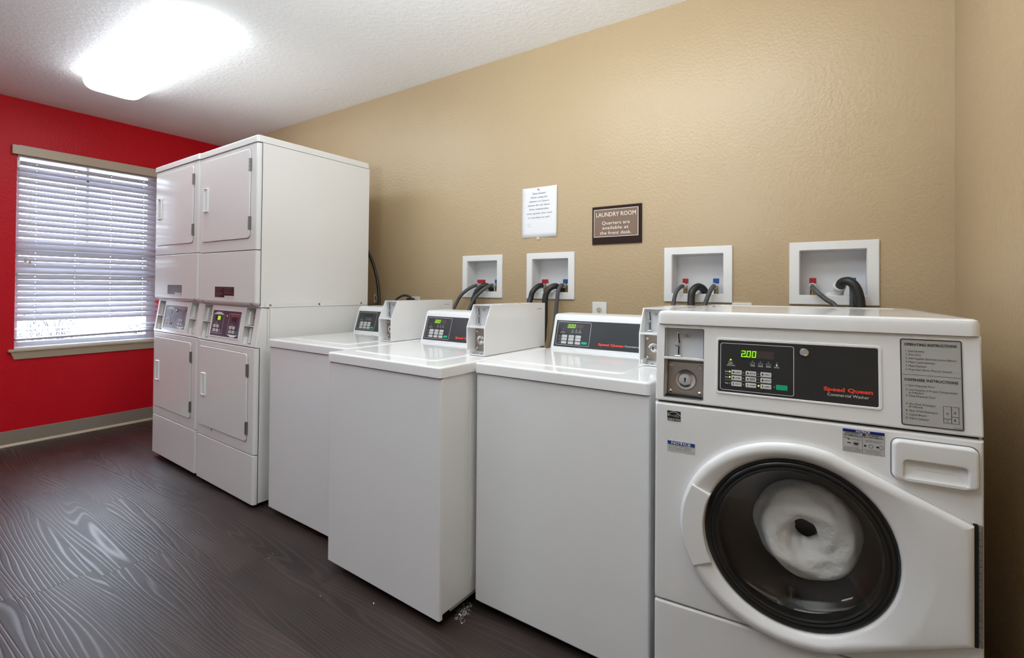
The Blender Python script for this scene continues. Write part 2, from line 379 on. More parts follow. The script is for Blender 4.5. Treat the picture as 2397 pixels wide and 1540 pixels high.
def baseboard(name, F, u0, u1):
    g = G(); prof = [(0.0, 0.0), (0.016, 0.0), (0.015, 0.006), (0.008, 0.016), (0.0065, 0.02), (0.0065, 0.105), (0.004, 0.1117), (0.0, 0.1117)]
    g.loops([[(u, v, n) for n, v in prof] for u in (u0, u1)], F, True, True)
    o = struct(name, g, BASE, flat=False)
    lip = G(); lip.loops([[(u, v, n) for n, v in ((0.0, 0.0), (0.019, 0.0), (0.018, 0.006), (0.010, 0.0165), (0.0, 0.0165))] for u in (u0, u1)], F, True, True)
    obj('cove_lip', lip, BEIGE, o, label='pale lip of the baseboard')
baseboard('baseboard_left', FR, YF, -0.001)
baseboard('baseboard_back', FB, XL + 0.02, XR - 0.02)
baseboard('baseboard_right', frame((XR, 0, 0), (0, -1, 0), (0, 0, 1)), 0.0, -YF)

# ------------------------------------------------------------------ window and what lies outside
win = bpy.data.objects.new('window_1', None); C.objects.link(win); win.location = (XL, 0, 0); win['kind'] = 'structure'
FW = frame((0, 0, 0), (0, 1, 0), (0, 0, 1))           # local to the window empty
VIN = mat('window_vinyl', (0.72, 0.74, 0.78), 0.4)
g = G(); D0, D1 = -0.125, -0.075
for a in ((WY0, WY0 + 0.03, WZ0, WZ1), (WY1 - 0.075, WY1, WZ0, WZ1), (WY0 + 0.0301, WY1 - 0.0751, WZ1 - 0.03, WZ1), (WY0 + 0.0301, WY1 - 0.0751, WZ0, WZ0 + 0.045)): g.box(*a, D0, D1, FW, bev=0.003)
obj('window_frame', g, VIN, win)
g = G()
for a in ((WY0 + 0.0302, WY1 - 0.0752, 2.003, 2.04), (WY0 + 0.0302, WY1 - 0.0752, 1.435, 1.505), (-1.020, -1.001, 1.505, 2.14)): g.box(*a, D0 + 0.012, D1 - 0.012, FW, bev=0.002)
obj('upper_sash', g, VIN, win)
g = G()
g.box(WY0 + 0.0302, WY1 - 0.0752, 1.262, 1.318, D0 + 0.012, D1 - 0.008, FW, bev=0.002)
obj('lower_sash', g, VIN, win)
for a in ((WY0 + 0.03, -1.0105, 1.47, 2.14), (-1.0105, WY1 - 0.075, 1.47, 2.14), (WY0 + 0.03, WY1 - 0.075, 0.75, 1.47)):
    obj('pane', G().box(*a, -0.1035, -0.1005, FW), GLASS, win, flat=True)
obj('reveal', G().box(WY0, WY1, WZ0, WZ0 + 0.012, -0.075, 0.012, FW, bev=0.003), mat('sill_white', (0.82, 0.82, 0.84), 0.18), win, label='glossy white inner sill')
g = G()
g.box(-1.474, -0.490, 0.686, 0.7045, -0.002, 0.034, FW, bev=0.004)
g.loops([[(-1.462, 0.686, n) for n in (0.0, 0.026)] + [(-0.502, 0.686, n) for n in (0.026, 0.0)], [(-1.44, 0.630, n) for n in (0.0, 0.012)] + [(-0.524, 0.630, n) for n in (0.012, 0.0)]], FW, True, True)
obj('sill', g, BEIGE, win, label='beige sill nosing with a mitred apron')

struct('ground_outside', G().box(-16, XL - TH - 0.01, -12, 8, -0.35, -0.05), bumpy(CONC, 5, 0.4, 0.02))
struct('roof_overhang', G().box(XL - TH - 0.62, XL - TH, -7, 5, 2.36, 2.5), SOFF)
rb = random.Random(3)
def bush(x, y, label, n=46):
    g = G()
    for k in range(n):
        a = rb.uniform(0, 2 * PI); h = rb.uniform(0.35, 0.85); r = rb.uniform(0.05, 0.50)
        p = [(x, y, -0.06), (x + r * 0.35 * math.cos(a), y + r * 0.35 * math.sin(a), h * 0.45), (x + r * math.cos(a + 0.3), y + r * math.sin(a + 0.3), h)]
        g.tube(p, 0.006, 5, r1=0.002, smooth=3)
        for q in range(3):
            t = rb.uniform(0.4, 0.95); s = Vector(p[1]).lerp(Vector(p[2]), t); b = a + rb.uniform(-1.6, 1.6); l = rb.uniform(0.08, 0.2)
            g.tube([s, s + Vector((l * math.cos(b), l * math.sin(b), l * 0.8))], 0.003, 4, r1=0.0015, smooth=1)
    tag(obj('bare_shrub', g, BARK), label, 'shrub', 'bare shrubs outside the window')
bush(-9.0, -0.50, 'bare twiggy shrub outside, behind the cord side of the blind', 44)
bush(-11.2, 0.25, 'bare twiggy shrub outside, behind the middle of the blind', 44)
bush(-9.3, 0.78, 'bare twiggy shrub outside, behind the dryer side of the blind', 44)


# ------------------------------------------------------------------ venetian blind
bl = thing('window_blind', 'white slatted window blind half closed under a beige valance on the red wall', 'blind', (XL, 0, 0))
obj('valance', G().box(-1.470, -0.495, 2.139, 2.205, 0.006, 0.030, FW, bev=0.002), BEIGE, bl, label='flat beige valance board')
obj('headrail', G().box(-1.437, -0.530, 2.125, 2.169, -0.056, 0.002, FW, bev=0.002).box(-1.430, -0.55, 2.2, 2.213, -0.0, 0.006, FW, bev=0.001), mat('rail_mauve', (0.52, 0.47, 0.48), 0.4), bl)
obj('bracket', G().box(-1.4395, -1.424, 2.045, 2.10, -0.02, 0.0, FW, bev=0.001), PLAST, bl)
LADY = (-1.328, -1.099, -0.872, -0.645)
SY0, SY1, SWD = -1.434, -0.533, 0.050
def slat_mesh(th=0.0028):
    g = G(); t = bmesh.new()
    us = sorted([SY0, SY1] + [y + d for y in LADY for d in (-0.0028, 0.0028)]); ws = [-SWD / 2, -0.0035, 0.0035, SWD / 2]
    cur = lambda w: 0.0022 * (1 - (2 * w / SWD) ** 2)
    cells = {(i, j) for i in range(len(us) - 1) for j in range(3) if not (j == 1 and i % 2 == 1)}
    def q(*p): t.faces.new([t.verts.new(x) for x in p])
    for (i, j) in cells:
        a, b, c, d = us[i], us[i + 1], ws[j], ws[j + 1]; P = lambda u, w, s: (w, u, cur(w) + s * th / 2)
        q(P(a, c, 1), P(b, c, 1), P(b, d, 1), P(a, d, 1)); q(P(a, c, -1), P(a, d, -1), P(b, d, -1), P(b, c, -1))
        for (k, e0, e1) in (((i - 1, j), (a, c), (a, d)), ((i + 1, j), (b, d), (b, c)), ((i, j - 1), (b, c), (a, c)), ((i, j + 1), (a, d), (b, d))):
            if k not in cells: q(P(*e0, 1), P(*e1, 1), P(*e1, -1), P(*e0, -1))
    bmesh.ops.remove_doubles(t, verts=t.verts[:], dist=1e-6); bmesh.ops.recalc_face_normals(t, faces=t.faces[:])
    g.add(t); me = bpy.data.meshes.new('slat'); g.bm.to_mesh(me); g.bm.free(); me.materials.append(SLAT); return me
SM = slat_mesh(); PIT = 0.0446; BXD = -0.030
z = 2.089; tilt = math.radians(50); zs = []
while z > 0.885: zs.append(z); z -= PIT
rs = random.Random(5)
for k, z in enumerate(zs):
    o = bpy.data.objects.new('slat', SM); link(o, bl); tl = tilt + math.radians(rs.uniform(-1.6, 1.6))
    if k == 8: tl += math.radians(4)
    if k in (12, 17): tl += math.radians(6)
    if k > 23: tl -= math.radians(4)
    o.location = (BXD, 0, z); o.rotation_euler = (rs.uniform(-0.002, 0.002), tl, 0)
for z, tl, rx in ((0.848, 18, 0.002), (0.815, 6, -0.004)):        # the lowest slats lie flatter
    o = bpy.data.objects.new('slat', SM); link(o, bl); o.location = (BXD, 0, z + 1.008 * rx); o.rotation_euler = (rx, math.radians(tl), 0)
obj('bottom_rail', G().box(-0.026, 0.026, SY0, SY1, -0.008, 0.008, bev=0.003), SLAT, bl)
br_ = [o for o in bl.children if o.name.startswith('bottom_rail')][0]
br_.location = (BXD, 0, 0.779 + 1.008 * 0.016); br_.rotation_euler = (0.016, 0.1, 0)
for y in LADY:
    g = G()
    for dx in (-0.021, 0.021): g.tube([(BXD + dx, y, 2.13), (BXD + dx, y, 0.782)], 0.0008, 5, smooth=1)
    obj('ladder_cord', g, CORD, bl)
for y, z in ((-1.389, 1.365), (-1.365, 1.355)):
    g = G().tube([(0.004, y, 2.13), (0.006, y, z + 0.01)], 0.0009, 5, smooth=1)
    k = obj('pull_cord', g, CORD, bl)
    obj('tassel', G().lathe([(0.0, 0.016), (0.004, 0.015), (0.006, 0.004), (0.008, -0.012), (0.007, -0.018), (0.0, -0.019)], 0, 0, Matrix.Translation((0.007, y, z)), 14), BEIGE, k, label='small beige cord tassel')

# ------------------------------------------------------------------ ceiling lights
def ceiling_light(label, xc, yc, ln, wd_, m):
    t = thing('ceiling_light', label, 'ceiling light', (xc, yc, HC))
    obj('base_pan', G().box(-ln / 2 + 0.01, ln / 2 - 0.01, -wd_ / 2 + 0.03, wd_ / 2 - 0.03, -0.022, 0.0, bev=0.003), PLAST, t)
    ls = []
    for k in range(9):
        a = k / 8 * PI / 2; f = math.cos(a) ** 0.55 if k < 8 else 0.0
        ls.append([(u, v, -0.012 - 0.075 * math.sin(a) ** 0.8) for u, v in rrect(-ln / 2 + 0.05 * (1 - f), ln / 2 - 0.05 * (1 - f), -wd_ / 2 + 0.07 * (1 - f), wd_ / 2 - 0.07 * (1 - f), 0.075 - 0.045 * (1 - f), 6)])
    obj('diffuser', G().loops(ls, cap1=True, cap0=True), m, t, ang=60)
    return t
ceiling_light('long white puffed ceiling light lit above the dryers and window', -3.385, -1.165, 1.42, 0.32, LAMPM)
ceiling_light('long white puffed ceiling light above the washers, out of the picture', -0.75, -1.165, 1.42, 0.32, LAMP2)
ceiling_light('unseen ceiling light added behind the camera to fill the machine fronts', -3.3, -3.0, 1.42, 0.32, FILLM)

# ------------------------------------------------------------------ shared bits
def seg7(g, F, st, u0, u1, v0, v1, n, slant=0.12, w=0.16):
    k = len(st.replace('.', '')); cw = (u1 - u0) / k; i = 0; h = v1 - v0; S = {'0': 'abcdef', '2': 'abged', '5': 'afgcd', '8': 'abcdefg'}
    for ch in st:
        if ch == '.':
            x = u0 + i * cw - 0.10 * cw; d = 0.09 * h
            g.poly([(x - d, v0), (x + d, v0), (x + d, v0 + 2 * d), (x - d, v0 + 2 * d)], n, F); continue
        x = u0 + i * cw + 0.1 * cw; dw = cw * 0.72; tk = w * dw
        R = dict(a=(0, dw, h - tk, h), d=(0, dw, 0, tk), g=(0, dw, h / 2 - tk / 2, h / 2 + tk / 2), f=(0, tk, h / 2, h), e=(0, tk, 0, h / 2), b=(dw - tk, dw, h / 2, h), c=(dw - tk, dw, 0, h / 2))
        for s in S[ch]:
            a, b, c, d = R[s]; g.poly([(x + p + slant * q, v0 + q) for p, q in ((a, c), (b, c), (b, d), (a, d))], n, F)
        i += 1
def dot(g, F, u, v, r, n, seg=10): g.poly([(u + r * math.cos(2 * PI * i / seg), v + r * math.sin(2 * PI * i / seg)) for i in range(seg)], n, F)
def screw(g, F, u, v, n, r=0.005): g.lathe([(r, n), (r, n + 0.0012), (r * 0.6, n + 0.0026), (0, n + 0.003)], u, v, F, 12)
def coin_lever(parent, F, u, v0, v1, n):
    """coin slide: a slotted bar, a round knob in its middle, a lower bar and a foot"""
    h = v1 - v0; t = obj('coin_slide', G().prism([(u - 0.001, v0 + 0.56 * h), (u + 0.005, v0 + 0.56 * h), (u + 0.001, v1), (u - 0.004, v1)], n, n + 0.006, F, 0.001).prism([(u - 0.004, v0 + 0.08 * h), (u + 0.003, v0 + 0.08 * h), (u + 0.003, v0 + 0.45 * h), (u - 0.004, v0 + 0.45 * h)], n, n + 0.006, F, 0.001).box(u - 0.009, u + 0.009, v0, v0 + 0.06 * h, n, n + 0.013, F, bev=0.002), CHROME, parent, label='chrome coin slide')
    obj('slot', G().box(u - 0.0005, u + 0.003, v0 + 0.10 * h, v0 + 0.43 * h, n + 0.0055, n + 0.0068, F).prism([(u + 0.001, v0 + 0.58 * h), (u + 0.0045, v0 + 0.58 * h), (u + 0.001, v1 - 0.003), (u - 0.002, v1 - 0.003)], n + 0.0055, n + 0.0068, F), GAP, t, label='dark coin slot')
    obj('knob', G().lathe([(0.0065, n), (0.0068, n + 0.010), (0.0055, n + 0.0125), (0.0, n + 0.014)], u - 0.003, v0 + 0.52 * h, F, 18), CHROME, t)
def vault_lock(parent, F, u, v, n, r, plate, scr):
    p = obj('lock_plate', G().prism(rrect(*plate, 0.004), n, n + 0.003, F, 0.001), STEEL, parent, label='brushed steel coin vault door')
    g = G()
    for a, b in scr: g = G(); screw(g, F, a, b, n + 0.003, 0.0052); obj('screw', g, CHROME, p)
    obj('lock', G().lathe([(r, n + 0.003), (r, n + 0.006), (r * 0.93, n + 0.009), (r * 0.70, n + 0.0075), (r * 0.62, n + 0.009), (r * 0.58, n + 0.013), (r * 0.45, n + 0.014), (0.0, n + 0.014)], u, v, F, 36).box(u - 0.0001, u + 0.0001, v - 0.0001, v + 0.0001, n, n + 0.001, F), CHROME, p)
    k = G().box(u - 0.0016, u + 0.0016, v - 0.006, v + 0.006, n + 0.0139, n + 0.0146, F); dot(k, F, u, v + 0.004, 0.0026, n + 0.0146)
    obj('keyhole', k, GAP, p)

# ------------------------------------------------------------------ top-load washers
def top_loader(label, loc, rz, lit):
    t = thing('top_load_washer', label, 'washer', loc, rz, 'coin operated top-load washers')
    w, d = 0.6501, 0.70
    g = G().box(0.003, w - 0.003, 0.014, d, 0.045, 0.866, bev=0.004)
    g.box(w - 0.0035, w - 0.0012, 0.16, d - 0.05, 0.10, 0.80, bev=0.001)            # pressed field of the side panel
    g.box(0.0012, 0.0035, 0.16, d - 0.05, 0.10, 0.80, bev=0.001)
    obj('cabinet', g, WHITE, t)
    pr = [(0.0, 0.014), (0.0, 0.008), (0.0025, 0.0025), (0.008, 0.0), (w - 0.008, 0.0), (w - 0.0025, 0.0025), (w, 0.008), (w, 0.014)]
    fp = G().loops([[(x, y, zz) for x, y in pr] for zz in (0.033, 0.8625)], I4, True, True)
    obj('front_panel', fp, WHITE, t)
    obj('toe_strip', G().box(0.012, w - 0.012, 0.012, 0.03, 0.020, 0.045, bev=0.002).box(w - 0.012, w - 0.004, 0.06, d - 0.02, 0.035, 0.09, bev=0.002), mat('toe_grey', (0.30, 0.29, 0.29), 0.5), t)
    for x in (0.06, w - 0.06):
        for y in (0.07, d - 0.06): obj('leg', G().lathe([(0.0, 0.0), (0.02, 0.0), (0.022, 0.008), (0.008, 0.012), (0.008, 0.05), (0.0, 0.05)], x, y, seg=16), RUB, t)
    # top with the outline of the lid
    g = G().prism(rrect(-0.002, w + 0.002, -0.008, d, 0.012, 4), 0.8665, 0.905, bev=0.008, seg=3)
    obj('top', g, LIDW, t)
    obj('joint', G().box(0.006, w - 0.006, 0.002, d - 0.01, 0.862, 0.868), GAP, t, flat=True)
    lid = rrect(0.045, 0.533, 0.082, 0.484, 0.028, 5)
    o = obj('lid', G().prism(lid, 0.900, 0.9078, bev=0.0026, seg=3), LIDW, t)
    # console
    prof = [(0.491, 0.905), (0.5295, 1.034), (0.5335, 1.050), (0.541, 1.060), (0.556, 1.064), (d - 0.02, 1.064), (d - 0.005, 1.05), (d - 0.005, 0.905)]
    con = obj('console', G().loops([[(x, y, zz) for y, zz in inset(prof, i)] for x, i in ((0.030, 0.006), (0.0335, 0.001), (0.036, 0.0), (0.517, 0.0))], I4, True, True), CONS, t)
    F = frame((0, 0.491, 0.905), (1, 0, 0), (0, 0.0385, 0.129)); V = lambda zz: (zz - 0.905) / 0.9582
    fp = obj('control_panel', G().prism(rrect(0.047, 0.505, V(0.921), V(1.035), 0.002, 2), 0, 0.0012, F), PANELG, t, flat=True)
    n = 0.0018
    g = G().rline(rrect(0.0565, 0.2185, V(0.929), V(1.028), 0.004), 0.0011, n, F)
    for zz in (0.9605, 0.9475): g.rline([(0.070, V(zz)), (0.176, V(zz))], 0.0004, n, F, False)
    for i, (u, s) in enumerate(((0.133, 'FILL'), (0.151, 'WASH'), (0.168, 'SPIN'))):
        dot(g, F, u, V(0.9965), 0.0012, n); g.text(F, s, u - 0.0065, u + 0.0065, V(0.983), 0.0026, n); g.rline(rrect(u - 0.004, u + 0.004, V(0.988), V(0.993), 0.0008, 1), 0.0005, n, F)
    dot(g, F, 0.085, V(0.997), 0.0012, n); g.text(F, 'READY', 0.078, 0.094, V(0.985), 0.0024, n); g.text(F, 'INSTRUCTIONS', 0.073, 0.099, V(0.980), 0.0024, n)
    for v, s in ((0.965, 'SOIL'), (0.952, 'CYCLE'), (0.937, 'TEMP')): g.text(F, s, 0.067, 0.077, V(v), 0.0026, n)
    obj('panel_print', g, PRW, fp, flat=True)
    g = G()
    for c in range(3):
        for v in (0.967, 0.954, 0.9395): dot(g, F, (0.0805, 0.1125, 0.1465)[c], V(v), 0.0011, n)
    dot(g, F, 0.180, V(0.941), 0.0011, n)
    obj('indicator', g, PRG, fp, flat=True)
    kg = G()
    nm = (('LIGHT', 'MEDIUM', 'HEAVY'), ('NORMAL', 'P.PRESS', 'DELICATE'), ('HOT', 'WARM', 'COLD'))
    for r_, v in enumerate((0.967, 0.954, 0.9395)):
        for c in range(3):
            u = (0.083, 0.117, 0.1505)[c]
            obj('button', G().prism(rrect(u, u + 0.0255, V(v) - 0.0053, V(v) + 0.0053, 0.0015, 2), 0.001, 0.0024, F), BTN, fp, flat=True)
            kg.text(F, nm[r_][c], u + 0.008, u + 0.023, V(v) - 0.0013, 0.0028, 0.003); kg.rline(rrect(u + 0.003, u + 0.0065, V(v) - 0.002, V(v) + 0.002, 0.0008, 1), 0.0007, 0.003, F)
    obj('button_print', kg, PRK, fp, flat=True)
    obj('button', G().prism(rrect(0.183, 0.2075, V(0.9415) - 0.005, V(0.9415) + 0.005, 0.0015, 2), 0.001, 0.0024, F), GRN, fp, flat=True, label='green start button')
    ds = obj('display', G().prism(rrect(0.105, 0.181, V(1.003), V(1.019), 0.001, 1), 0.0006, 0.0016, F), DISPW if lit else BLACK, fp, flat=True)
    if lit:
        g = G(); seg7(g, F, '2.00', 0.105, 0.145, V(1.0035), V(1.0185), 0.0023); o = obj('digits', g, DIG, fp, flat=True, label='lit green digits reading 2.00')
    g = G(); g.text(F, 'Speed Queen', 0.261, 0.374, V(0.9375), 0.0092, n, 1.9); obj('brand_print', g, PRR, fp, flat=True, label='red lettering')
    g = G(); g.text(F, 'Commercial Washer', 0.379, 0.497, V(0.9385), 0.0075, n); obj('name_print', g, PRW, fp, flat=True, label='white lettering')
    FT = front(0.5335)
    g = G().lathe([(0.0062, 0.0), (0.0062, 0.002), (0.003, 0.0025)], 0.337, 1.0555, frame((0, 0.5375, 0), (1, 0, 0), (0, 0.25, 1)), 16)
    obj('cap_screw', g, PLAST, t); 
    # coin meter case
    x0, x1, yf, yb, zt = 0.515, 0.6105, 0.287, 0.742, 1.110
    side = [(yf, 0.907), (yf, 1.020), (0.329, zt), (yb, zt), (yb, 0.907)]
    g = G(); th = 0.004
    for a in (x0, x1 - th): g.loops([[(x, y, zz) for y, zz in side] for x in (a, a + th)], I4, True, True)
    g.box(x0 + th, x1 - th, 0.329, yb, zt - th, zt).box(x0 + th, x1 - th, yf, yb, 0.907, 0.911).box(x0 + th, x1 - th, yb - th, yb, 0.911, zt - th)
    g.box(x0 + th, x1 - th, yf + 0.0005, 0.345, 1.017, 1.023)
    cs = obj('coin_box', g, WHITE, t)
    obj('coin_plate', G().box(x0 + th, x1 - th, 0.345, 0.35, 1.02, zt - th), mat('coin_plate_grey', (0.55, 0.56, 0.58), 0.4), cs)
    obj('vault_recess', G().box(x0 + th, x1 - th, 0.342, 0.35, 0.911, 1.018).box(x0 + th, x0 + 0.012, yf + 0.004, 0.341, 0.911, 0.926, bev=0.001), PLAST, cs)
    FC = front(0.345); coin_lever(cs, FC, 0.537, 1.025, 1.098, 0.001)
    g = G(); hx = [(0.546, 1.088), (0.550, 1.083), (0.566, 1.083), (0.570, 1.088), (0.566, 1.093), (0.550, 1.093)]; g.rline(hx, 0.0006, 0.0008, FC); g.text(FC, '25¢', 0.553, 0.563, 1.086, 0.0045, 0.0008, True)
    obj('price_print', g, PRK, cs, flat=True)
    vault_lock(cs, front(0.342), 0.5525, 0.9635, 0.0, 0.0200, (0.5195, 0.6055, 0.918, 1.010), ((0.5275, 0.9985), (0.5275, 0.929), (0.597, 0.9985), (0.597, 0.929)))
    g = G()
    for q in (0.532, 0.552, 0.574): g.box(q, q + 0.010, yf + 0.016, yf + 0.024, 0.9112, 0.9118)
    obj('drain_slot', g, GAP, cs, flat=True)
    g = G().lathe([(0.005, zt), (0.005, zt + 0.001), (0.003, zt + 0.003), (0.0, zt + 0.0035)], (x0 + x1) / 2, 0.60, seg=12); obj('screw', g, CHROME, cs)
    obj('vent', G().box(x1 - 0.0008, x1 + 0.0003, 0.675, 0.715, 1.083, 1.0862), mat('vent_grey', (0.35, 0.35, 0.35), 0.6), cs, flat=True)  # plain grey strip for the vent
    return t
top_loader('white top-load washer beside the stacked dryers, its display dark', (-2.4482, -0.9574, 0), -0.0239, False)
top_loader('white top-load washer standing forward of its neighbours, its right side showing', (-1.7663, -1.0865, 0), -0.0336, True)
top_loader('white top-load washer right against the front-load washer with its wide charcoal console in view', (-1.0944, -0.9403, 0), -0.0145, True)

# ------------------------------------------------------------------ front-load washer
def ray_poly(poly, c, a):
    dx, dy = math.cos(a), math.sin(a); best = None; k = len(poly)
    for i in range(k):
        (x1, y1), (x2, y2) = poly[i], poly[(i + 1) % k]; ex, ey = x2 - x1, y2 - y1; dt = dx * ey - dy * ex
        if abs(dt) < 1e-12: continue
        s = ((x1 - c[0]) * ey - (y1 - c[1]) * ex) / dt; q = ((x1 - c[0]) * dy - (y1 - c[1]) * dx) / dt
        if s > 0 and -1e-9 <= q <= 1 + 1e-9 and (best is None or s < best): best = s
    return best
def front_loader(loc, rz):
    t = thing('front_load_washer', 'white front-load washer with a round glass door, largest machine, by the right wall', 'washer', loc, rz)
    w, d = 0.683, 0.7646; c = (0.338, 0.557)
    F = front(0.0)
    tp_ = 0.056                                           # the hidden left side runs parallel to the next machine
    pl = lambda pts: [[(x, y, zz) for x, y in pts] for zz in (0.03, 1.082)]
    g = G().loops(pl([(0.0, 0.02), (0.006, 0.02), (tp_ + 0.006, d), (tp_, d)]), I4, True, True)
    g.box(w - 0.006, w, 0.02, d, 0.03, 1.082).box(tp_ + 0.006, w - 0.006, d - 0.006, d, 0.03, 1.082).box(0.06, w - 0.006, 0.07, d - 0.006, 0.03, 0.04).box(0.06, w - 0.006, 0.30, d - 0.006, 0.88, 0.90)
    obj('cabinet', g, WHITE, t)
    for x in (0.11, w - 0.07):
        for y in (0.09, d - 0.06): obj('leg', G().lathe([(0.0, 0.0), (0.022, 0.0), (0.024, 0.008), (0.009, 0.012), (0.009, 0.035), (0.0, 0.035)], x, y, seg=16), RUB, t)
    # front panel with the round opening
    rect = [(0.0, 0.317), (w, 0.317), (w, 0.862), (0.0, 0.862)]
    an = sorted([2 * PI * i / 96 for i in range(96)] + [math.atan2(y - c[1], x - c[0]) % (2 * PI) for x, y in rect])
    def ring(fn, n): return [(c[0] + fn(a) * math.cos(a), c[1] + fn(a) * math.sin(a), n) for a in an]
    ro = lambda a: ray_poly(rect, c, a)
    def rin(e):
        r2 = inset(rect, e); return lambda a: ray_poly(r2, c, a)
    g = G().loops([ring(ro, -0.03), ring(ro, -0.006), ring(rin(0.002), -0.002), ring(rin(0.006), 0.0), ring(lambda a: 0.222, 0.0), ring(lambda a: 0.216, -0.004), ring(lambda a: 0.214, -0.05)], F)
    obj('front_panel', g, WHITE, t)
    obj('joint', G().box(0.004, w - 0.004, 0.010, 0.03, 0.29, 0.33).box(0.004, w - 0.004, 0.020, 0.04, 0.85, 0.88).box(0.004, w - 0.004, 0.03, 0.05, 1.07, 1.09), GAP, t, flat=True)
    g = G(); r2 = rrect(0.0, w, 0.03, 0.3135, 0.006, 2); g.prism(r2, -0.03, 0.0, F, 0.006, 3); obj('lower_panel', g, WHITE, t)
    # door: teardrop plate
    ea, eb = 0.268, 0.247
    op = [(c[0] + ea * math.cos(a), c[1] + eb * math.sin(a)) for a in [math.radians(x) for x in range(74, 287, 4)]]
    x1 = 0.664; op = [(x1, 0.430), (x1, 0.684)] + op
    da = sorted([2 * PI * i / 120 for i in range(120)] + [math.atan2(y - c[1], x - c[0]) % (2 * PI) for x, y in op[:2]])
    def dring(fn, n): return [(c[0] + fn(a) * math.cos(a), c[1] + fn(a) * math.sin(a), n) for a in da]
    def dout(e):
        q = inset(op, e); return lambda a: ray_poly(q, c, a)
    el = lambda p, q: (lambda a: 1 / math.sqrt((math.cos(a) / p) ** 2 + (math.sin(a) / q) ** 2))
    rim = dout(0.022); lim = lambda f: (lambda a: min(f(a), rim(a)))
    ls = [dring(dout(0.002), 0.0005), dring(dout(0), 0.010), dring(dout(0.002), 0.0155), dring(dout(0.008), 0.0205), dring(dout(0.016), 0.022), dring(lim(el(0.266, 0.246)), 0.022), dring(lambda a: min(el(0.258, 0.238)(a), rim(a) - 0.006), 0.0195), dring(lambda a: 0.2135, 0.0135), dring(lambda a: 0.206, 0.0075), dring(lambda a: 0.2035, -0.012)]
    dr = obj('door', G().loops(ls, F), WHITE, t, ang=50)
    # grip on the left of the ring
    a0, a1 = math.radians(156), math.radians(206); sec = []
    for k in range(17): a = a0 + (a1 - a0) * k / 16; sec.append((c[0] + 0.2075 * math.cos(a), c[1] + 0.2075 * math.sin(a)))
    for k in range(17): a = a1 + (a0 - a1) * k / 16; r = dout(0.006)(a); sec.append((c[0] + r * math.cos(a), c[1] + r * math.sin(a)))
    obj('handle', G().prism(sec, 0.004, 0.0255, F, 0.004, 3), WHITE, dr, label='grip formed into the left of the ring')
    obj('gasket', G().lathe([(0.2045, -0.03), (0.2045, 0.006), (0.201, 0.0095), (0.196, 0.008), (0.193, 0.0105), (0.188, 0.0105), (0.184, 0.008), (0.180, 0.009), (0.176, 0.006), (0.176, -0.02)], c[0], c[1], F, 96), BLACK, dr, label='black glossy rim of the window')
    obj('window', G().lathe([(0.182, 0.007), (0.165, 0.011), (0.13, 0.016), (0.08, 0.021), (0.04, 0.023), (0.0, 0.024)], c[0], c[1], F, 96), SMOKE, dr, ang=80, label='bulging smoked glass window')
    obj('bowl', G().lathe([(0.180, -0.015), (0.172, -0.03), (0.160, -0.040), (0.148, -0.050), (0.125, -0.057), (0.09, -0.061), (0.04, -0.063), (0.0, -0.064)], c[0], c[1], F, 96), BOWL, dr, ang=80, label='clear glass bowl')
    # piano hinge of knuckles
    hg = obj('hinge', G().box(0.664, 0.671, 0.428, 0.686, 0.0, 0.006, F), GAP, t, flat=True)
    zz = 0.430; km = None
    while zz < 0.683:
        if km is None: km = obj('knuckle', G().cyl((0.6752, -0.0035, 0.0), (0.6752, -0.0035, 0.0132), 0.0040, 10), HINGEK, hg); km.location = (0, 0, zz)
        else: dup(km, 'knuckle', hg, (0, 0, zz))
        zz += 0.0142
    # tub behind the door
    obj('boot', G().lathe([(0.2135, -0.045), (0.205, -0.05), (0.2, -0.065), (0.21, -0.08)], c[0], c[1], F, 64), RUB, t)
    tub = obj('drum', G().lathe([(0.21, -0.08), (0.255, -0.09), (0.262, -0.10), (0.262, -0.190), (0.25, -0.198), (0.10, -0.200), (0.0, -0.200)], c[0], c[1], F, 72), DRUM, t)
    hm = G()
    for i in range(40):
        for j in range(5):
            a = 2 * PI * (i + 0.5 * (j % 2)) / 40; n = -0.15 - 0.05 * j
            hm.poly([(c[0] + 0.2605 * math.cos(a + q / 0.26), c[1] + 0.2605 * math.sin(a + q / 0.26)) for q in (-0.004, 0.004)] + [(c[0] + 0.2605 * math.cos(a), c[1] + 0.2605 * math.sin(a))], n, F)
    hm.bm.free()
    for i in range(3):
        a = 2 * PI * i / 3 + 0.5; q = frame((c[0], 0, c[1]), (math.cos(a), 0, math.sin(a)), (-math.sin(a), 0, math.cos(a)))
        obj('lifter', G().loops([[(0.262, -0.035, n), (0.215, -0.012, n), (0.208, 0.0, n), (0.215, 0.012, n), (0.262, 0.035, n)] for n in (0.115, 0.19)], frame((c[0], 0, c[1]), (math.cos(a), 0, math.sin(a)), (math.sin(a), 0, -math.cos(a))), True, True), DRUM, tub)
    # control head, leaning back
    z0, z1, sl = 0.868, 1.0805, 0.0183
    FH = frame((0, 0.0, 0.8655), (1, 0, 0), (0, sl, 0.2166)); V = lambda zz: (zz - 0.8655) / 0.99645
    a0, a1, b0, b1 = 0.0225, 0.1265, V(0.879), V(1.0705)
    g = wall_holes(0.004, w - 0.004, V(z0) + 0.004, V(z1) - 0.003, [(a0, a1, b0, b1)], 0.012, FH)
    # rounded rim round the head
    rl = rrect(0.004, w - 0.004, V(z0) + 0.004, V(z1) - 0.003, 0.0005, 1); ob = inset(rl, -0.004)
    g.loops([[(u, v, 0.0) for u, v in rl], [(u, v, -0.0012) for u, v in inset(rl, -0.0026)], [(u, v, -0.005) for u, v in ob], [(u, v, -0.05) for u, v in ob]], FH)
    hd = obj('control_head', g, WHITE, t)
    g = G(); dp = -0.058
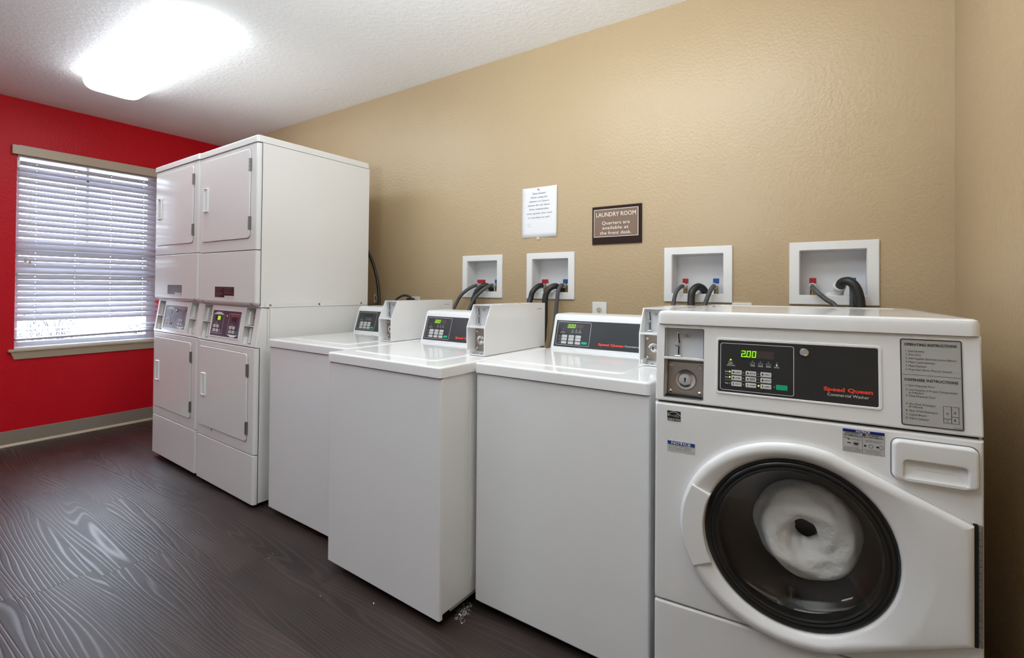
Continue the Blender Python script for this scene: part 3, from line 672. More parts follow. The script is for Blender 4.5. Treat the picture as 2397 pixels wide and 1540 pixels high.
    g.box(a0 - 0.003, a0, b0, b1, dp, -0.001, FH).box(a1, a1 + 0.003, b0, b1, dp, -0.001, FH).box(a0, a1, b1, b1 + 0.003, dp, -0.001, FH).box(a0, a1, b0 - 0.003, b0, dp, -0.001, FH)
    g.box(a0, a1, V(0.984), V(0.9905), dp, 0.001, FH, bev=0.001)
    cp = obj('coin_recess', g, WHITE, hd)
    obj('coin_plate', G().box(a0, a1, V(0.99), b1, -0.032, -0.029, FH), mat('coin_plate_grey', (0.55, 0.56, 0.58), 0.4), cp)
    g = G().rline(rrect(a0 + 0.001, a1 - 0.001, b0 + 0.001, b1 - 0.001, 0.006), 0.0016, 0.0006, FH); obj('recess_edge', g, mat('edge_dark', (0.10, 0.09, 0.08), 0.6), hd, flat=True)  # dark outline drawn round the coin recess
    coin_lever(cp, FH, 0.0555, V(0.9912), V(1.0587), -0.0285)
    g = G(); g.rline([(0.065, V(1.0505)), (0.069, V(1.045)), (0.0855, V(1.045)), (0.0895, V(1.0505)), (0.0855, V(1.0555)), (0.069, V(1.0555))], 0.0006, -0.0282, FH); g.text(FH, '25¢', 0.072, 0.0825, V(1.048), 0.0045, -0.0282, True)
    obj('price_print', g, PRK, cp, flat=True)
    obj('vault_back', G().box(a0, a1, b0, V(0.985), dp - 0.003, dp, FH), mat('vault_bronze', (0.30, 0.25, 0.21), 0.38, 0.85), cp)
    vault_lock(cp, FH, 0.0728, V(0.9262), -0.050, 0.0290, (a0 + 0.002, a1 - 0.004, b0 + 0.004, V(0.975)), ((0.0315, V(0.9655)), (0.1105, V(0.9655)), (0.0315, V(0.8915)), (0.1105, V(0.8915))))
    # black control panel in a raised bezel
    o0, i0 = rrect(0.1565, 0.5115, V(0.9035), V(1.0505), 0.008, 4), rrect(0.1625, 0.5045, V(0.9095), V(1.0435), 0.004, 4)
    g = G().loops([[(u, v, 0.0) for u, v in o0], [(u, v, 0.0022) for u, v in inset(o0, 0.0012)], [(u, v, 0.0022) for u, v in inset(i0, -0.0012)], [(u, v, 0.0004) for u, v in i0]], FH); obj('bezel', g, WHITE, hd)
    pn = obj('control_panel', G().poly(inset(i0, 0.0), 0.0005, FH), PANEL, t, flat=True); n = 0.0012
    g = G().rline(rrect(0.1685, 0.336, V(0.9155), V(1.0365), 0.005), 0.0012, n, FH)
    for i, v in enumerate((0.9562, 0.9412)): g.rline([(0.179, V(v) ), (0.287, V(v))], 0.0005, n, FH, False)
    for u, s in ((0.2445, 'WASH'), (0.2625, 'RINSE'), (0.2805, 'SPIN'), (0.299, 'DOOR')):
        g.text(FH, s, u - 0.0055, u + 0.0055, V(0.981), 0.0027, n, True)
        if s != 'DOOR': g.rline(rrect(u - 0.0045, u + 0.0045, V(0.9855), V(0.990), 0.001, 1), 0.0006, n, FH)
        else: g.poly(rrect(u - 0.002, u + 0.002, V(0.9855), V(0.9905), 0.0005, 1), n, FH)
    g.text(FH, 'READY', 0.187, 0.1995, V(0.9825), 0.0026, n, True); g.text(FH, 'INSTRUCTIONS', 0.184, 0.2035, V(0.978), 0.0026, n, True)
    g.rline([(0.188, V(0.990)), (0.192, V(0.987)), (0.197, V(0.9885))], 0.0012, n, FH, False)
    for v, s in ((0.9615, 'Soil'), (0.947, 'Cycle'), (0.9315, 'Temp')): g.text(FH, s, 0.1795, 0.1875, V(v), 0.0032, n, True)
    obj('panel_print', g, PRW, pn, flat=True)
    g = G()
    for u in (0.2445, 0.2625, 0.2805, 0.299): dot(g, FH, u, V(0.994), 0.0013, n)
    for u, v in ((0.2235, 0.9625), (0.2235, 0.948), (0.2235, 0.9325), (0.2575, 0.9625), (0.2575, 0.948), (0.191, 0.933), (0.2935, 0.933)): dot(g, FH, u, V(v), 0.0015, n)
    obj('indicator', g, PRG, pn, flat=True)
    g = G()
    for u, v in ((0.193, 0.994), (0.191, 0.963), (0.191, 0.949), (0.2585, 0.933)): dot(g, FH, u, V(v), 0.0022, n, 14)
    obj('lit_indicator', g, LED, pn, flat=True, label='lit yellow-green lamps')
    nm = (('LIGHT', 'MEDIUM', 'HEAVY'), ('NORMAL', 'PERM PRESS', 'DELICATES'), ('HOT', 'WARM', 'COLD')); kg = G()
    for r_, v in enumerate((0.9625, 0.948, 0.9325)):
        for cc in range(3):
            u = (0.195, 0.2285, 0.2625)[cc]
            obj('button', G().prism(rrect(u, u + 0.0245, V(v) - 0.0056, V(v) + 0.0056, 0.0016, 2), 0.0005, 0.002, FH), BTN, pn, flat=True)
            s = nm[r_][cc]
            if len(s) > 7 and ' ' in s:
                for q, ss in enumerate(s.split()): kg.text(FH, ss, u + 0.0095, u + 0.0215, V(v) + 0.0006 - 0.0035 * q, 0.0025, 0.0026, True)
            else: kg.text(FH, s, u + 0.0095, u + 0.0225, V(v) - 0.0012, 0.0029, 0.0026, True)
            if r_ < 2: kg.poly([(u + 0.003, V(v) + 0.002), (u + 0.0035, V(v) - 0.0025), (u + 0.0065, V(v) - 0.0025), (u + 0.007, V(v) + 0.002)], 0.0026, FH)
            else: kg.poly(rrect(u + 0.0042, u + 0.0058, V(v) - 0.0035, V(v) + 0.0035, 0.0006, 1), 0.0026, FH)
    obj('button_print', kg, PRK, pn, flat=True)
    sb = obj('button', G().prism(rrect(0.2975, 0.3225, V(0.9335) - 0.0062, V(0.9335) + 0.0062, 0.0016, 2), 0.0005, 0.002, FH), GRN, pn, flat=True, label='green start button')
    obj('display', G().poly(rrect(0.2165, 0.2925, V(1.0015), V(1.0205), 0.001, 1), 0.0009, FH), DISPW, pn, flat=True)
    g = G(); seg7(g, FH, '888', 0.2545, 0.2915, V(1.003), V(1.019), 0.0013, 0.06); obj('unlit_digits', g, DIGD, pn, flat=True)
    g = G().poly(rrect(0.2165, 0.2535, V(1.0015), V(1.0205), 0.001, 1), 0.0012, FH); obj('lit_field', g, mat('lit_green_field', (0.01, 0.04, 0.0), 0.4, emit=(0.03, 0.12, 0.0), es=0.4), pn, flat=True)
    g = G(); seg7(g, FH, '2.00', 0.2165, 0.2535, V(1.0035), V(1.0195), 0.0016, 0.10); obj('digits', g, DIG, pn, flat=True, label='lit green digits reading 2.00')
    g = G(); g.text(FH, 'Speed Queen', 0.398, 0.494, V(0.9375), 0.0086, n, 1.9); obj('brand_print', g, PRR, pn, flat=True, label='red lettering')
    g = G(); g.text(FH, 'Commercial Washer', 0.4055, 0.4865, V(0.9258), 0.0068, n); obj('name_print', g, PRW, pn, flat=True, label='white lettering')
    lk = obj('lock', G().lathe([(0.0112, 0.0005), (0.0112, 0.003), (0.0095, 0.006), (0.0078, 0.0065), (0.0072, 0.005), (0.0045, 0.005), (0.0042, 0.0075), (0.0, 0.008)], 0.358, V(1.0245), FH, 28), CHROME, pn)
    # instruction plate
    p0, p1, q0, q1 = 0.5445, 0.6505, V(0.878), V(1.070)
    ip = obj('instruction_plate', G().prism(rrect(p0, p1, q0, q1, 0.004, 3), 0, 0.0012, FH), PLATE, t, flat=True); n = 0.002
    U = lambda f: p0 + f * (p1 - p0); Y = lambda f: q1 - f * (q1 - q0)
    g = G().rline(rrect(p0 + 0.0012, p1 - 0.0012, q0 + 0.0012, q1 - 0.0012, 0.0035), 0.0018, n, FH)
    g.rline([(U(0.04), Y(0.417)), (U(0.97), Y(0.417))], 0.0006, n, FH, False)
    for s, f0, f1, y, h, b in (('OPERATING INSTRUCTIONS', .07, .92, .080, .0054, 1), ('1. Load Laundry', .09, .40, .152, .0042, 0), ('2. Close Door', .09, .35, .195, .0042, 0), ('3. Add Supplies (See Instructions Below)', .09, .91, .238, .0042, 0), ('4. Make Cycle Selection', .09, .57, .281, .0042, 0), ('5. Make Payment', .09, .43, .325, .0042, 0), ('6. Press Start (Door Must be Closed)', .09, .83, .367, .0042, 0),
                               ('DISPENSER INSTRUCTIONS', .07, .925, .488, .0054, 1), ('1. Open Dispenser Door', .085, .56, .551, .0042, 0), ('2. Load Supplies in Proper Compartment', .085, .91, .600, .0042, 0), ('as Indicated', .135, .37, .632, .0042, 0), ('3. Close Dispenser Door', .085, .57, .671, .0042, 0), ('A. Pre Wash Detergent', .08, .565, .763, .0042, 0), ('(If Offered)', .13, .355, .795, .0042, 0), ('B. Main Wash Detergent', .08, .60, .840, .0042, 0), ('C. Liquid Bleach', .08, .42, .884, .0042, 0), ('D. Fabric Softener', .08, .46, .927, .0042, 0), ('D', .735, .765, .838, .0052, 0), ('A', .85, .885, .822, .0052, 0), ('C', .735, .765, .922, .0052, 0), ('B', .85, .882, .905, .0052, 0), ('802529R1', .84, .965, .984, .0022, 0)):
        g.text(FH, s, U(f0), U(f1), Y(y), h, n, bool(b))
    g.rline([(U(.685), Y(.93)), (U(.925), Y(.93)), (U(.925), Y(.745)), (U(.685), Y(.745))], 0.0009, n, FH)
    g.rline([(U(.81), Y(.745)), (U(.81), Y(.93))], 0.0009, n, FH, False); g.rline([(U(.685), Y(.882)), (U(.81), Y(.882))], 0.0009, n, FH, False); g.rline([(U(.81), Y(.855)), (U(.925), Y(.855))], 0.0009, n, FH, False)
    obj('plate_print', g, PRK, ip, flat=True)
    # top with a raised rim round a smooth field
    to = lambda e: [(u + max(0.0, tp_ * (v / d) * (1 - u / w)), v) for u, v in rrect(-0.001 + e, w + 0.001 - e, 0.011 + e, d - e, max(0.005, 0.02 - e), 4)]
    g = G().loops([[(u, v, zz) for u, v in to(e)] for e, zz in ((0, 1.0815), (0, 1.106), (0.0035, 1.1145), (0.011, 1.118), (0.040, 1.118), (0.047, 1.1155))], cap0=True, cap1=True)
    tp = obj('top', g, LIDW, t)
    obj('bolt', G().lathe([(0.008, 1.1157), (0.008, 1.1165), (0.0, 1.1168)], 0.085, 0.56, seg=14), GAP, tp)
    # dispenser drawer
    o0 = rrect(0.527, 0.6725, 0.756, 0.846, 0.014, 5); r0 = rrect(0.547, 0.654, 0.762, 0.803, 0.008, 5)
    ls = [[(u, v, 0.0) for u, v in o0]] + [[(u, v, 0.015 - 0.007 * (1 - math.sin(k / 4 * PI / 2))) for u, v in inset(o0, 0.007 * (1 - math.cos(k / 4 * PI / 2)))] for k in range(5)]
    ls += [[(u, v, 0.015) for u, v in inset(r0, -0.004)], [(u, v, 0.0142) for u, v in inset(r0, -0.0015)], [(u, v, 0.012) for u, v in r0]]
    q_ = lambda e: rrect(0.547 + e, 0.654 - e, 0.762 + e, 0.803 - e, max(0.0004, 0.008 - e), 5)
    flr_ = lambda u, v, q: (u, v, 0.0012 + 0.0125 * (1 - ((v - 0.762) / 0.041)) ** 2.2)
    ls += [[flr_(u, v, 0.0) for u, v in q_(e)] for e in (0.0008, 0.003, 0.006, 0.010, 0.014, 0.018, 0.0203)]
    dw = obj('dispenser_drawer', G().loops(ls, F, cap1=True), WHITE, t)
    g = G().rline(rrect(0.5258, 0.6737, 0.7548, 0.8472, 0.015, 5), 0.0016, 0.0006, F); obj('gap', g, mat('gap_grey', (0.12, 0.12, 0.12), 0.7), dw, flat=True)
    # stickers
    s1 = obj('energy_sticker', G().box(0.0335, 0.069, 0.815, 0.8425, 0.0, 0.0006, F), PRK, t, flat=True, label='black sticker with a white arc and star'); n = 0.0011
    g = G(); g.rline([(0.0513 + 0.0205 * math.cos(a), 0.8195 + 0.0205 * math.sin(a)) for a in [math.radians(x) for x in range(32, 150, 8)]], 0.0011, n, F, False)
    st = [(0.0605 + (0.0058 if k % 2 == 0 else 0.0025) * math.cos(math.radians(85 + 36 * k)), 0.8305 + (0.0058 if k % 2 == 0 else 0.0025) * math.sin(math.radians(85 + 36 * k))) for k in range(10)]; g.rline(st, 0.0007, n, F)
    sq = [(0.0355, 0.8285), (0.038, 0.8305), (0.0395, 0.832), (0.038, 0.8325), (0.0365, 0.8295), (0.0385, 0.828), (0.0415, 0.8315), (0.0428, 0.8285), (0.0445, 0.8315), (0.046, 0.8285), (0.048, 0.8312), (0.0475, 0.8285), (0.0505, 0.8315), (0.0495, 0.826), (0.0525, 0.8315), (0.0535, 0.8268), (0.0560, 0.8305)]; g.rline(sq, 0.0008, n, F, False)
    g.rline([(0.034, 0.8212), (0.0687, 0.8212)], 0.0007, n, F, False); g.text(F, 'ENERGY STAR', 0.0345, 0.0682, 0.8163, 0.0036, n); obj('sticker_print', g, PRW, s1, flat=True)
    s2 = obj('notice_sticker', G().box(0.0345, 0.1065, 0.7315, 0.7605, 0.0, 0.0006, F), mat('sticker_white', (0.62, 0.62, 0.62), 0.5), t, flat=True, label='small notice with a blue band')
    obj('band', G().box(0.0347, 0.1063, 0.7505, 0.7603, 0.0006, 0.001, F), PRB, s2, flat=True)
    g = G(); g.text(F, 'NOTICE', 0.045, 0.0955, 0.7522, 0.0065, 0.0014, True); obj('band_print', g, PRW, s2, flat=True)
    g = G(); g.rline([(0.0348, 0.7318), (0.1062, 0.7318), (0.1062, 0.7505), (0.0348, 0.7505)], 0.0004, 0.0011, F)
    g.text(F, 'DOOR LOCK LIGHT must go out', 0.0375, 0.1025, 0.7455, 0.0033, 0.0011); g.text(F, 'before attempting to open door.', 0.0375, 0.098, 0.7405, 0.0033, 0.0011); g.text(F, 'To open, push door in, then pull out.', 0.0375, 0.1045, 0.7355, 0.0033, 0.0011)
    obj('sticker_print', g, PRK, s2, flat=True)
    s3 = obj('notice_sticker', G().box(0.4355, 0.5145, 0.8005, 0.8535, 0.0, 0.0006, F), mat('sticker_grey', (0.50, 0.50, 0.50), 0.5), t, flat=True, label='detergent notice with a navy band')
    obj('band', G().box(0.4357, 0.5143, 0.8468, 0.8533, 0.0006, 0.001, F), PRN, s3, flat=True)
    g = G(); g.text(F, 'NOTICE', 0.4610, 0.4875, 0.8478, 0.0046, 0.0014, True); obj('band_print', g, PRW, s3, flat=True)
    g = G(); n = 0.0011; g.rline([(0.4358, 0.8008), (0.5142, 0.8008), (0.5142, 0.8468), (0.4358, 0.8468)], 0.0005, n, F)
    g.text(F, 'HIGH EFFICIENCY', 0.4405, 0.4695, 0.8423, 0.0031, n, True); g.text(F, 'DETERGENT IS', 0.4835, 0.5095, 0.8423, 0.0031, n, True); g.text(F, 'RECOMMENDED FOR BEST PERFORMANCE', 0.438, 0.512, 0.8377, 0.0031, n, True)
    g.poly([(0.4763 + 0.0038 * math.cos(2 * PI * i / 16), 0.8437 + 0.0022 * math.sin(2 * PI * i / 16)) for i in range(16)], n, F)
    g.rline([(0.4735, 0.8010), (0.4735, 0.835)], 0.0005, n, F, False); g.rline([(0.437, 0.8355), (0.4735, 0.8355)], 0.0004, n, F, False)
    for i, (a, b) in enumerate(((0.439, 0.467), (0.438, 0.472), (0.438, 0.472), (0.44, 0.470))): g.text(F, ('DO NOT OVERFILL DRAWER', 'WITH DETERGENT WHEN USING', 'HIGH EFFICIENCY DETERGENT', 'IN THIS WASHER')[i], a, b, 0.8105 - 0.0026 * i, 0.0015, n)
    for i, (a, b) in enumerate(((0.476, 0.510), (0.482, 0.506), (0.478, 0.508))): g.text(F, ('RESULTS MEASURED USING', 'DO NOT OVERFILL', 'DETERGENT DISPENSER')[i], a, b, 0.8095 - 0.0028 * i, 0.0016, n)
    g.text(F, 'POUR', 0.438, 0.446, 0.831, 0.0022, n); g.text(F, 'LIQUID DETERGENT', 0.452, 0.471, 0.8295, 0.0020, n); g.text(F, 'USE LINE ON CUP TO', 0.479, 0.511, 0.831, 0.0019, n); g.text(F, 'MEASURE DETERGENT', 0.479, 0.509, 0.828, 0.0019, n)
    g.poly([(0.4445, 0.8205), (0.4515, 0.8205), (0.4515, 0.8225), (0.4445, 0.8225)], n, F); g.poly([(0.458, 0.8185), (0.465, 0.8185), (0.4655, 0.8235), (0.463, 0.8225), (0.460, 0.8225), (0.4575, 0.8235)], n, F)
    for q in ((0.4785, 0.819), (0.5015, 0.819)): g.poly([(q[0] - 0.003, q[1]), (q[0], q[1] - 0.003), (q[0] + 0.003, q[1]), (q[0], q[1] + 0.003)], n, F)
    for q in (0.4895, 0.5085): g.rline([(q + 0.004 * math.cos(2 * PI * i / 14), 0.819 + 0.004 * math.sin(2 * PI * i / 14)) for i in range(14)], 0.0008, n, F)
    g.poly([(0.4475, 0.8325), (0.4445 + 0.0055, 0.829), (0.445, 0.829)], n, F)
    obj('sticker_print', g, PRK, s3, flat=True)
    g = G(); g.rline([(0.4615 + 0.006 * math.cos(2 * PI * i / 18), 0.821 + 0.0042 * math.sin(2 * PI * i / 18)) for i in range(18)], 0.0007, 0.0013, F); obj('ring_print', g, mat('mauve_print', (0.30, 0.12, 0.22), 0.5), s3, flat=True)
    return t
FLX, FLY, FLR = -0.413, -0.9996, 0.0693
front_loader((FLX, FLY, 0), FLR)
# laundry spinning in the drum, shown at rest against its back
def laundry():
    g = G(); t = bmesh.new(); n1, n2 = 96, 36; R = []
    for i in range(n1):
        a = 2 * PI * i / n1; row_ = []
        for j in range(n2):
            b = 2 * PI * j / n2; fold = 0.0045 * math.sin(a + 3 * b) + 0.003 * math.sin(2 * a - 5 * b + 1) + 0.0018 * math.sin(5 * a + 7 * b)
            R0 = 0.074 + 0.006 * math.sin(a + 0.6); r = 0.044 + fold
            rr = R0 + r * math.cos(b) * 1.05; row_.append(t.verts.new((rr * math.cos(a), rr * math.sin(a), 0.062 * math.sin(b) * (1 + 0.08 * math.sin(2 * a)) + fold)))
        R.append(row_)
    for i in range(n1):
        for j in range(n2): t.faces.new((R[i][j], R[(i + 1) % n1][j], R[(i + 1) % n1][(j + 1) % n2], R[i][(j + 1) % n2]))
    g.add(t); o = obj('laundry', g, CLOTH, ang=180); tag(o, 'white laundry bunched inside the round glass door', 'laundry'); return o
lo = laundry(); ca, sa = math.cos(FLR), math.sin(FLR)
lx, ly = 0.362, 0.132
lo.matrix_world = Matrix.Translation((FLX + ca * lx - sa * ly, FLY + sa * lx + ca * ly, 0.540)) @ Matrix.Rotation(FLR, 4, 'Z') @ frame((0, 0, 0), (1, 0, 0), (0, 0, 1))

# ------------------------------------------------------------------ stacked dryers
def dryer(label, loc, rz, lit, maroon):
    t = thing('stacked_dryer', label, 'dryer', loc, rz, 'stacked coin operated dryers', ry=0.008)
    w, d, yc = 0.694, 0.719, 0.022
    g = G().box(0.001, w, yc, d, 0.03, 0.856, bev=0.002).box(0.001, w, 0.07, d, 0.856, 1.072, bev=0.002).box(0.001, w, yc, d, 1.072, 1.952, bev=0.002)
    g.box(w - 0.001, w + 0.004, 0.046, 0.708, 1.071, 1.096, bev=0.001)
    obj('cabinet', g, DRYW, t)
    g = G()
    for y in (0.074, 0.367, 0.664): obj('screw', G().lathe([(0.006, 0.0), (0.006, 0.002), (0.0, 0.003)], y, 1.083, frame((w + 0.004, 0, 0), (0, 1, 0), (0, 0, 1)), 12), STEEL, t)
    g = G().box(w - 0.01, w + 0.0006, 0.060, 0.0615, 0.86, 1.068); obj('joint', g, mat('joint_grey', (0.3, 0.3, 0.3), 0.7), t, flat=True)
    def face(z0, z1, round_top=0.004, round_bot=0.004, bulge=0.0):
        """front panel with rolled vertical edges"""
        R = 0.016; pr = []
        for k in range(7): a = k / 6 * PI / 2; pr.append((w - 0.003 - R + R * math.sin(a), -0.001 + R - R * math.cos(a)))
        pl = [(w - x, y) for x, y in pr][::-1]; pr = pl + pr; full = [(pr[0][0], yc + 0.001)] + pr + [(pr[-1][0], yc + 0.001)]
        ls = []; zsq = []
        for k in range(4): a = k / 3 * PI / 2; zsq.append((z0 + round_bot * (1 - math.sin(a)), round_bot * (1 - math.cos(a))))
        zsq = [(z0 + round_bot * (1 - math.cos(k / 4 * PI / 2)), round_bot * (1 - math.sin(k / 4 * PI / 2))) for k in range(5)] + [(z1 - round_top * (1 - math.cos(k / 3 * PI / 2)), round_top * (1 - math.sin(k / 3 * PI / 2))) for k in range(3, -1, -1)]
        cx = w / 2
        for zz, ins in zsq:
            ls.append([(cx + (x - cx) * (1 - ins / cx), y + ins * (1 if y < yc else 0), zz) for x, y in full])
        return G().loops(ls, I4, True, True)
    obj('kick_panel', face(0.024, 0.2855), DRYW, t)
    obj('lower_front', face(0.2885, 0.855), DRYW, t)
    obj('upper_front', face(1.3795, 1.950), DRYW, t)
    fs = obj('fascia', face(1.078, 1.3765, 0.004, 0.022), DRYW, t, label='plain fascia above the controls')
    g = G()
    for x in (0.055, w - 0.055): g.lathe([(0.0085, 0), (0.0085, 0.001), (0.0, 0.0012)], x, 0, frame((0, 0.0055, 1.0865), (1, 0, 0), (0, -0.6, 0.8)), 14)
    obj('access_hole', g, GAP, fs, flat=True)
    obj('joint', G().box(0.006, w - 0.006, 0.012, yc, 0.27, 0.30).box(0.006, w - 0.006, 0.012, yc, 1.36, 1.39).box(0.006, w - 0.006, 0.012, yc, 1.94, 1.96).box(w - 0.003, w + 0.0004, yc - 0.0002, yc + 0.0016, 0.03, 0.855).box(w - 0.003, w + 0.0004, yc - 0.0002, yc + 0.0012, 1.08, 1.95), GAP, t, flat=True)
    obj('lid', G().prism(rrect(-0.001, w + 0.002, -0.006, d, 0.014, 4), 1.9535, 1.991, bev=0.010, seg=3), DRYW, t)
    g = G()
    for x in (0.06, w - 0.06):
        for y in (0.08, d - 0.06): obj('leg', G().lathe([(0.0, 0.0), (0.02, 0.0), (0.022, 0.008), (0.009, 0.012), (0.009, 0.035), (0.0, 0.035)], x, y, seg=14), RUB, t)
    F = front(-0.001)
    for z0, z1, hz0, hz1, hh in ((1.443, 1.925, 1.618, 1.763, ((1.805, 1.872), (1.490, 1.560))), (0.350, 0.822, 0.526, 0.664, ((0.700, 0.767), (0.391, 0.458)))):
        x0, x1 = 0.040, 0.620
        dr = obj('door', G().prism(rrect(x0, x1, z0, z1, 0.022, 5), 0.0002, 0.0065, F, 0.0035, 3), DRYW, t)
        gp = rrect(x0 - 0.001, x1 + 0.001, z0 - 0.001, z1 + 0.001, 0.023, 5)
        obj('gap', G().rline(gp, 0.0022, 0.0006, F), mat('door_gap_grey', (0.06, 0.055, 0.05), 0.7), dr, flat=True)
        ri = rrect(0.088, 0.128, hz0 + 0.01, hz1 - 0.006, 0.004, 3); rr0 = rrect(0.078, 0.138, hz0, hz1, 0.005, 3)
        g = G().loops([[(u, v, 0.0062) for u, v in rr0], [(u, v, 0.0125) for u, v in inset(rr0, 0.0015)], [(u, v, 0.0145) for u, v in inset(rr0, 0.004)], [(u, v, 0.0145) for u, v in inset(ri, -0.002)], [(u, v, 0.0115) for u, v in ri], [(u + 0.003, v, 0.0068) for u, v in inset(ri, 0.006)]], F, cap1=True)
        obj('handle', g, PLAST, dr, label='white cupped plastic grip')
        for a, b in hh:
            g = G().box(0.611, 0.630, a, b, 0.001, 0.0088, F, bev=0.001)
            for k in range(3): g.cyl((0.622, -0.0098, a + (b - a) * (k + 0.06) / 3), (0.622, -0.0098, a + (b - a) * (k + 0.94) / 3), 0.0042, 8)
            obj('hinge', g, HINGE, dr)
    if maroon: obj('bolt_hole', G().lathe([(0.005, 0.0), (0.005, 0.001), (0, 0.0012)], 0.205, 0.338, front(-0.0012), 12), GAP, t)
    # control bay: leaning plate between two coin bays
    o0 = Vector((0, 0.0, 0.860)); FC = frame(o0, (1, 0, 0), (0, 0.030, 0.210)); h = 0.212
    g = wall_holes(0.004, w - 0.004, 0.0, h, [(0.030, 0.130, 0.012, h - 0.004), (0.540, 0.640, 0.012, h - 0.004)], 0.004, FC)
    g.loops([[(0.004, 0.0, 0), (0.004, h, 0)], [(0.001, 0.0, -0.004), (0.001, h, -0.004)], [(0.001, 0.0, -0.075), (0.001, h, -0.045)]], FC, closed=False)
    g.loops([[(w - 0.004, 0.0, 0), (w - 0.004, h, 0)], [(w, 0.0, -0.004), (w, h, -0.004)], [(w, 0.0, -0.075), (w, h, -0.045)]], FC, closed=False)
    ct = obj('control_bay', g, DRYW, t)
    for q, (a, b) in enumerate(((0.030, 0.130), (0.540, 0.640))):
        g = G(); dp = -0.058
        g.box(a - 0.002, a, 0.012, h - 0.004, dp, -0.001, FC).box(b, b + 0.002, 0.012, h - 0.004, dp, -0.001, FC).box(a, b, 0.010, 0.012, dp, -0.001, FC).box(a, b, 0.010, h, dp - 0.002, dp, FC).box(a, b, h - 0.004, h - 0.002, dp, -0.001, FC)
        g.box(a, b, 0.106, 0.112, dp, 0.002, FC, bev=0.001)
        g.prism([(a + 0.001, 0.114), (a + 0.026, 0.114), (a + 0.022, 0.19), (a + 0.001, 0.19)], dp, -0.014, FC, 0.003)
        g.prism(rrect(a + 0.030, a + 0.062, 0.014, 0.104, 0.002, 2), dp, -0.016, FC, 0.003)
        g.box(a + 0.001, a + 0.03, 0.012, 0.05, dp, -0.008, FC, bev=0.001)
        bay = obj('coin_bay', g, DRYW, ct)
        obj('coin_plate', G().box(a + 0.026, b - 0.001, 0.114, h - 0.006, dp, dp + 0.026, FC).box(a + 0.064, b - 0.001, 0.014, 0.104, dp, dp + 0.026, FC), mat('bay_dark_grey', (0.22, 0.20, 0.18), 0.5), bay, flat=True)  # dark grey plates in the right part of each bay
        coin_lever(bay, FC, a + 0.056, 0.116, 0.186, dp + 0.026)
        obj('gap', G().rline([(a + 0.033, 0.104), (a + 0.033, 0.017), (a + 0.059, 0.017), (a + 0.059, 0.104)], 0.0018, -0.0155, FC, False), GAP, bay, flat=True)
    # slate control panel in a white frame
    po = rrect(0.148, 0.500, 0.026, 0.186, 0.004, 2)
    obj('bezel', G().loops([[(u, v, 0.0) for u, v in po], [(u, v, 0.003) for u, v in inset(po, 0.001)], [(u, v, 0.003) for u, v in inset(po, 0.005)], [(u, v, 0.0006) for u, v in inset(po, 0.006)]], FC), PLAST, t)
    pi_ = inset(po, 0.006); pn = obj('control_panel', G().poly(pi_, 0.0008, FC), PANELB, t, flat=True); n = 0.0016
    u0, u1, v0, v1 = 0.154, 0.494, 0.032, 0.180
    g = G().rline(rrect(u0 + 0.012, u0 + 0.140, v0 + 0.016, v0 + 0.125, 0.003, 2), 0.0016, n, FC).rline(rrect(u0 + 0.205, u1 - 0.012, v0 + 0.016, v0 + 0.134, 0.003, 2), 0.0016, n, FC)
    g.poly([(u0 + 0.012, v0 + 0.127), (u0 + 0.140, v0 + 0.127), (u0 + 0.100, v0 + 0.139), (u0 + 0.055, v0 + 0.139)], n, FC); g.poly([(u0 + 0.205, v0 + 0.016), (u0 + 0.250, v0 + 0.003), (u0 + 0.285, v0 + 0.003), (u1 - 0.012, v0 + 0.016)], n, FC)
    for bu, bv in ((u0 + 0.045, 0.075), (u0 + 0.238, 0.070)): g.rline([(bu, v0 + bv), (bu + 0.012, v0 + bv + 0.006), (bu + 0.02, v0 + bv)], 0.0012, n, FC, False); g.text(FC, 'DRYER', bu + 0.005, bu + 0.028, v0 + bv - 0.008, 0.004, n)
    obj('panel_print', g, PRW, pn, flat=True)
    kg = G()
    for bu in (u0 + 0.028, u0 + 0.222):
        for i in range(2):
            for j in range(2):
                a, b = bu + 0.038 * i, v0 + 0.024 + 0.024 * j
                obj('button', G().prism(rrect(a, a + 0.027, b, b + 0.017, 0.003, 2), 0.0008, 0.0028, FC), BTN, pn, flat=True)
                kg.rline(rrect(a + 0.008, a + 0.019, b + 0.005, b + 0.012, 0.001, 1), 0.0016, 0.0034, FC)
    obj('button_print', kg, PRK, pn, flat=True)
    obj('button', G().prism(rrect(u0 + 0.298, u0 + 0.323, v0 + 0.022, v0 + 0.040, 0.003, 2), 0.0008, 0.0028, FC), mat('green_button_dark', (0.01, 0.16, 0.09), 0.4), pn, flat=True, label='green start button')
    obj('button', G().prism(rrect(u0 + 0.104, u0 + 0.127, v0 + 0.024, v0 + 0.040, 0.003, 2), 0.0008, 0.0028, FC), mat('start_button_slate', (0.09, 0.09, 0.12), 0.4), pn, flat=True, label='dark start button')
    obj('display', G().prism(rrect(u0 + 0.045, u0 + 0.105, v0 + 0.092, v0 + 0.117, 0.001, 1), 0.0008, 0.0018, FC), BLACK, pn, flat=True)
    if lit:
        obj('lit_field', G().poly(rrect(u0 + 0.067, u0 + 0.104, v0 + 0.0925, v0 + 0.1165, 0.001, 1), 0.0022, FC), mat('lit_yellow_field', (0.05, 0.1, 0.0), 0.4, emit=(0.22, 0.42, 0.0), es=0.8), pn, flat=True)
        g = G(); seg7(g, FC, '25', u0 + 0.067, u0 + 0.103, v0 + 0.095, v0 + 0.114, 0.0027, 0.1, 0.2); obj('digits', g, DIG, pn, flat=True, label='lit yellow-green digits')
    obj('display', G().prism(rrect(u0 + 0.240, u0 + 0.288, v0 + 0.090, v0 + 0.112, 0.001, 1), 0.0008, 0.0018, FC), DISPR, pn, flat=True, label='dark red display')
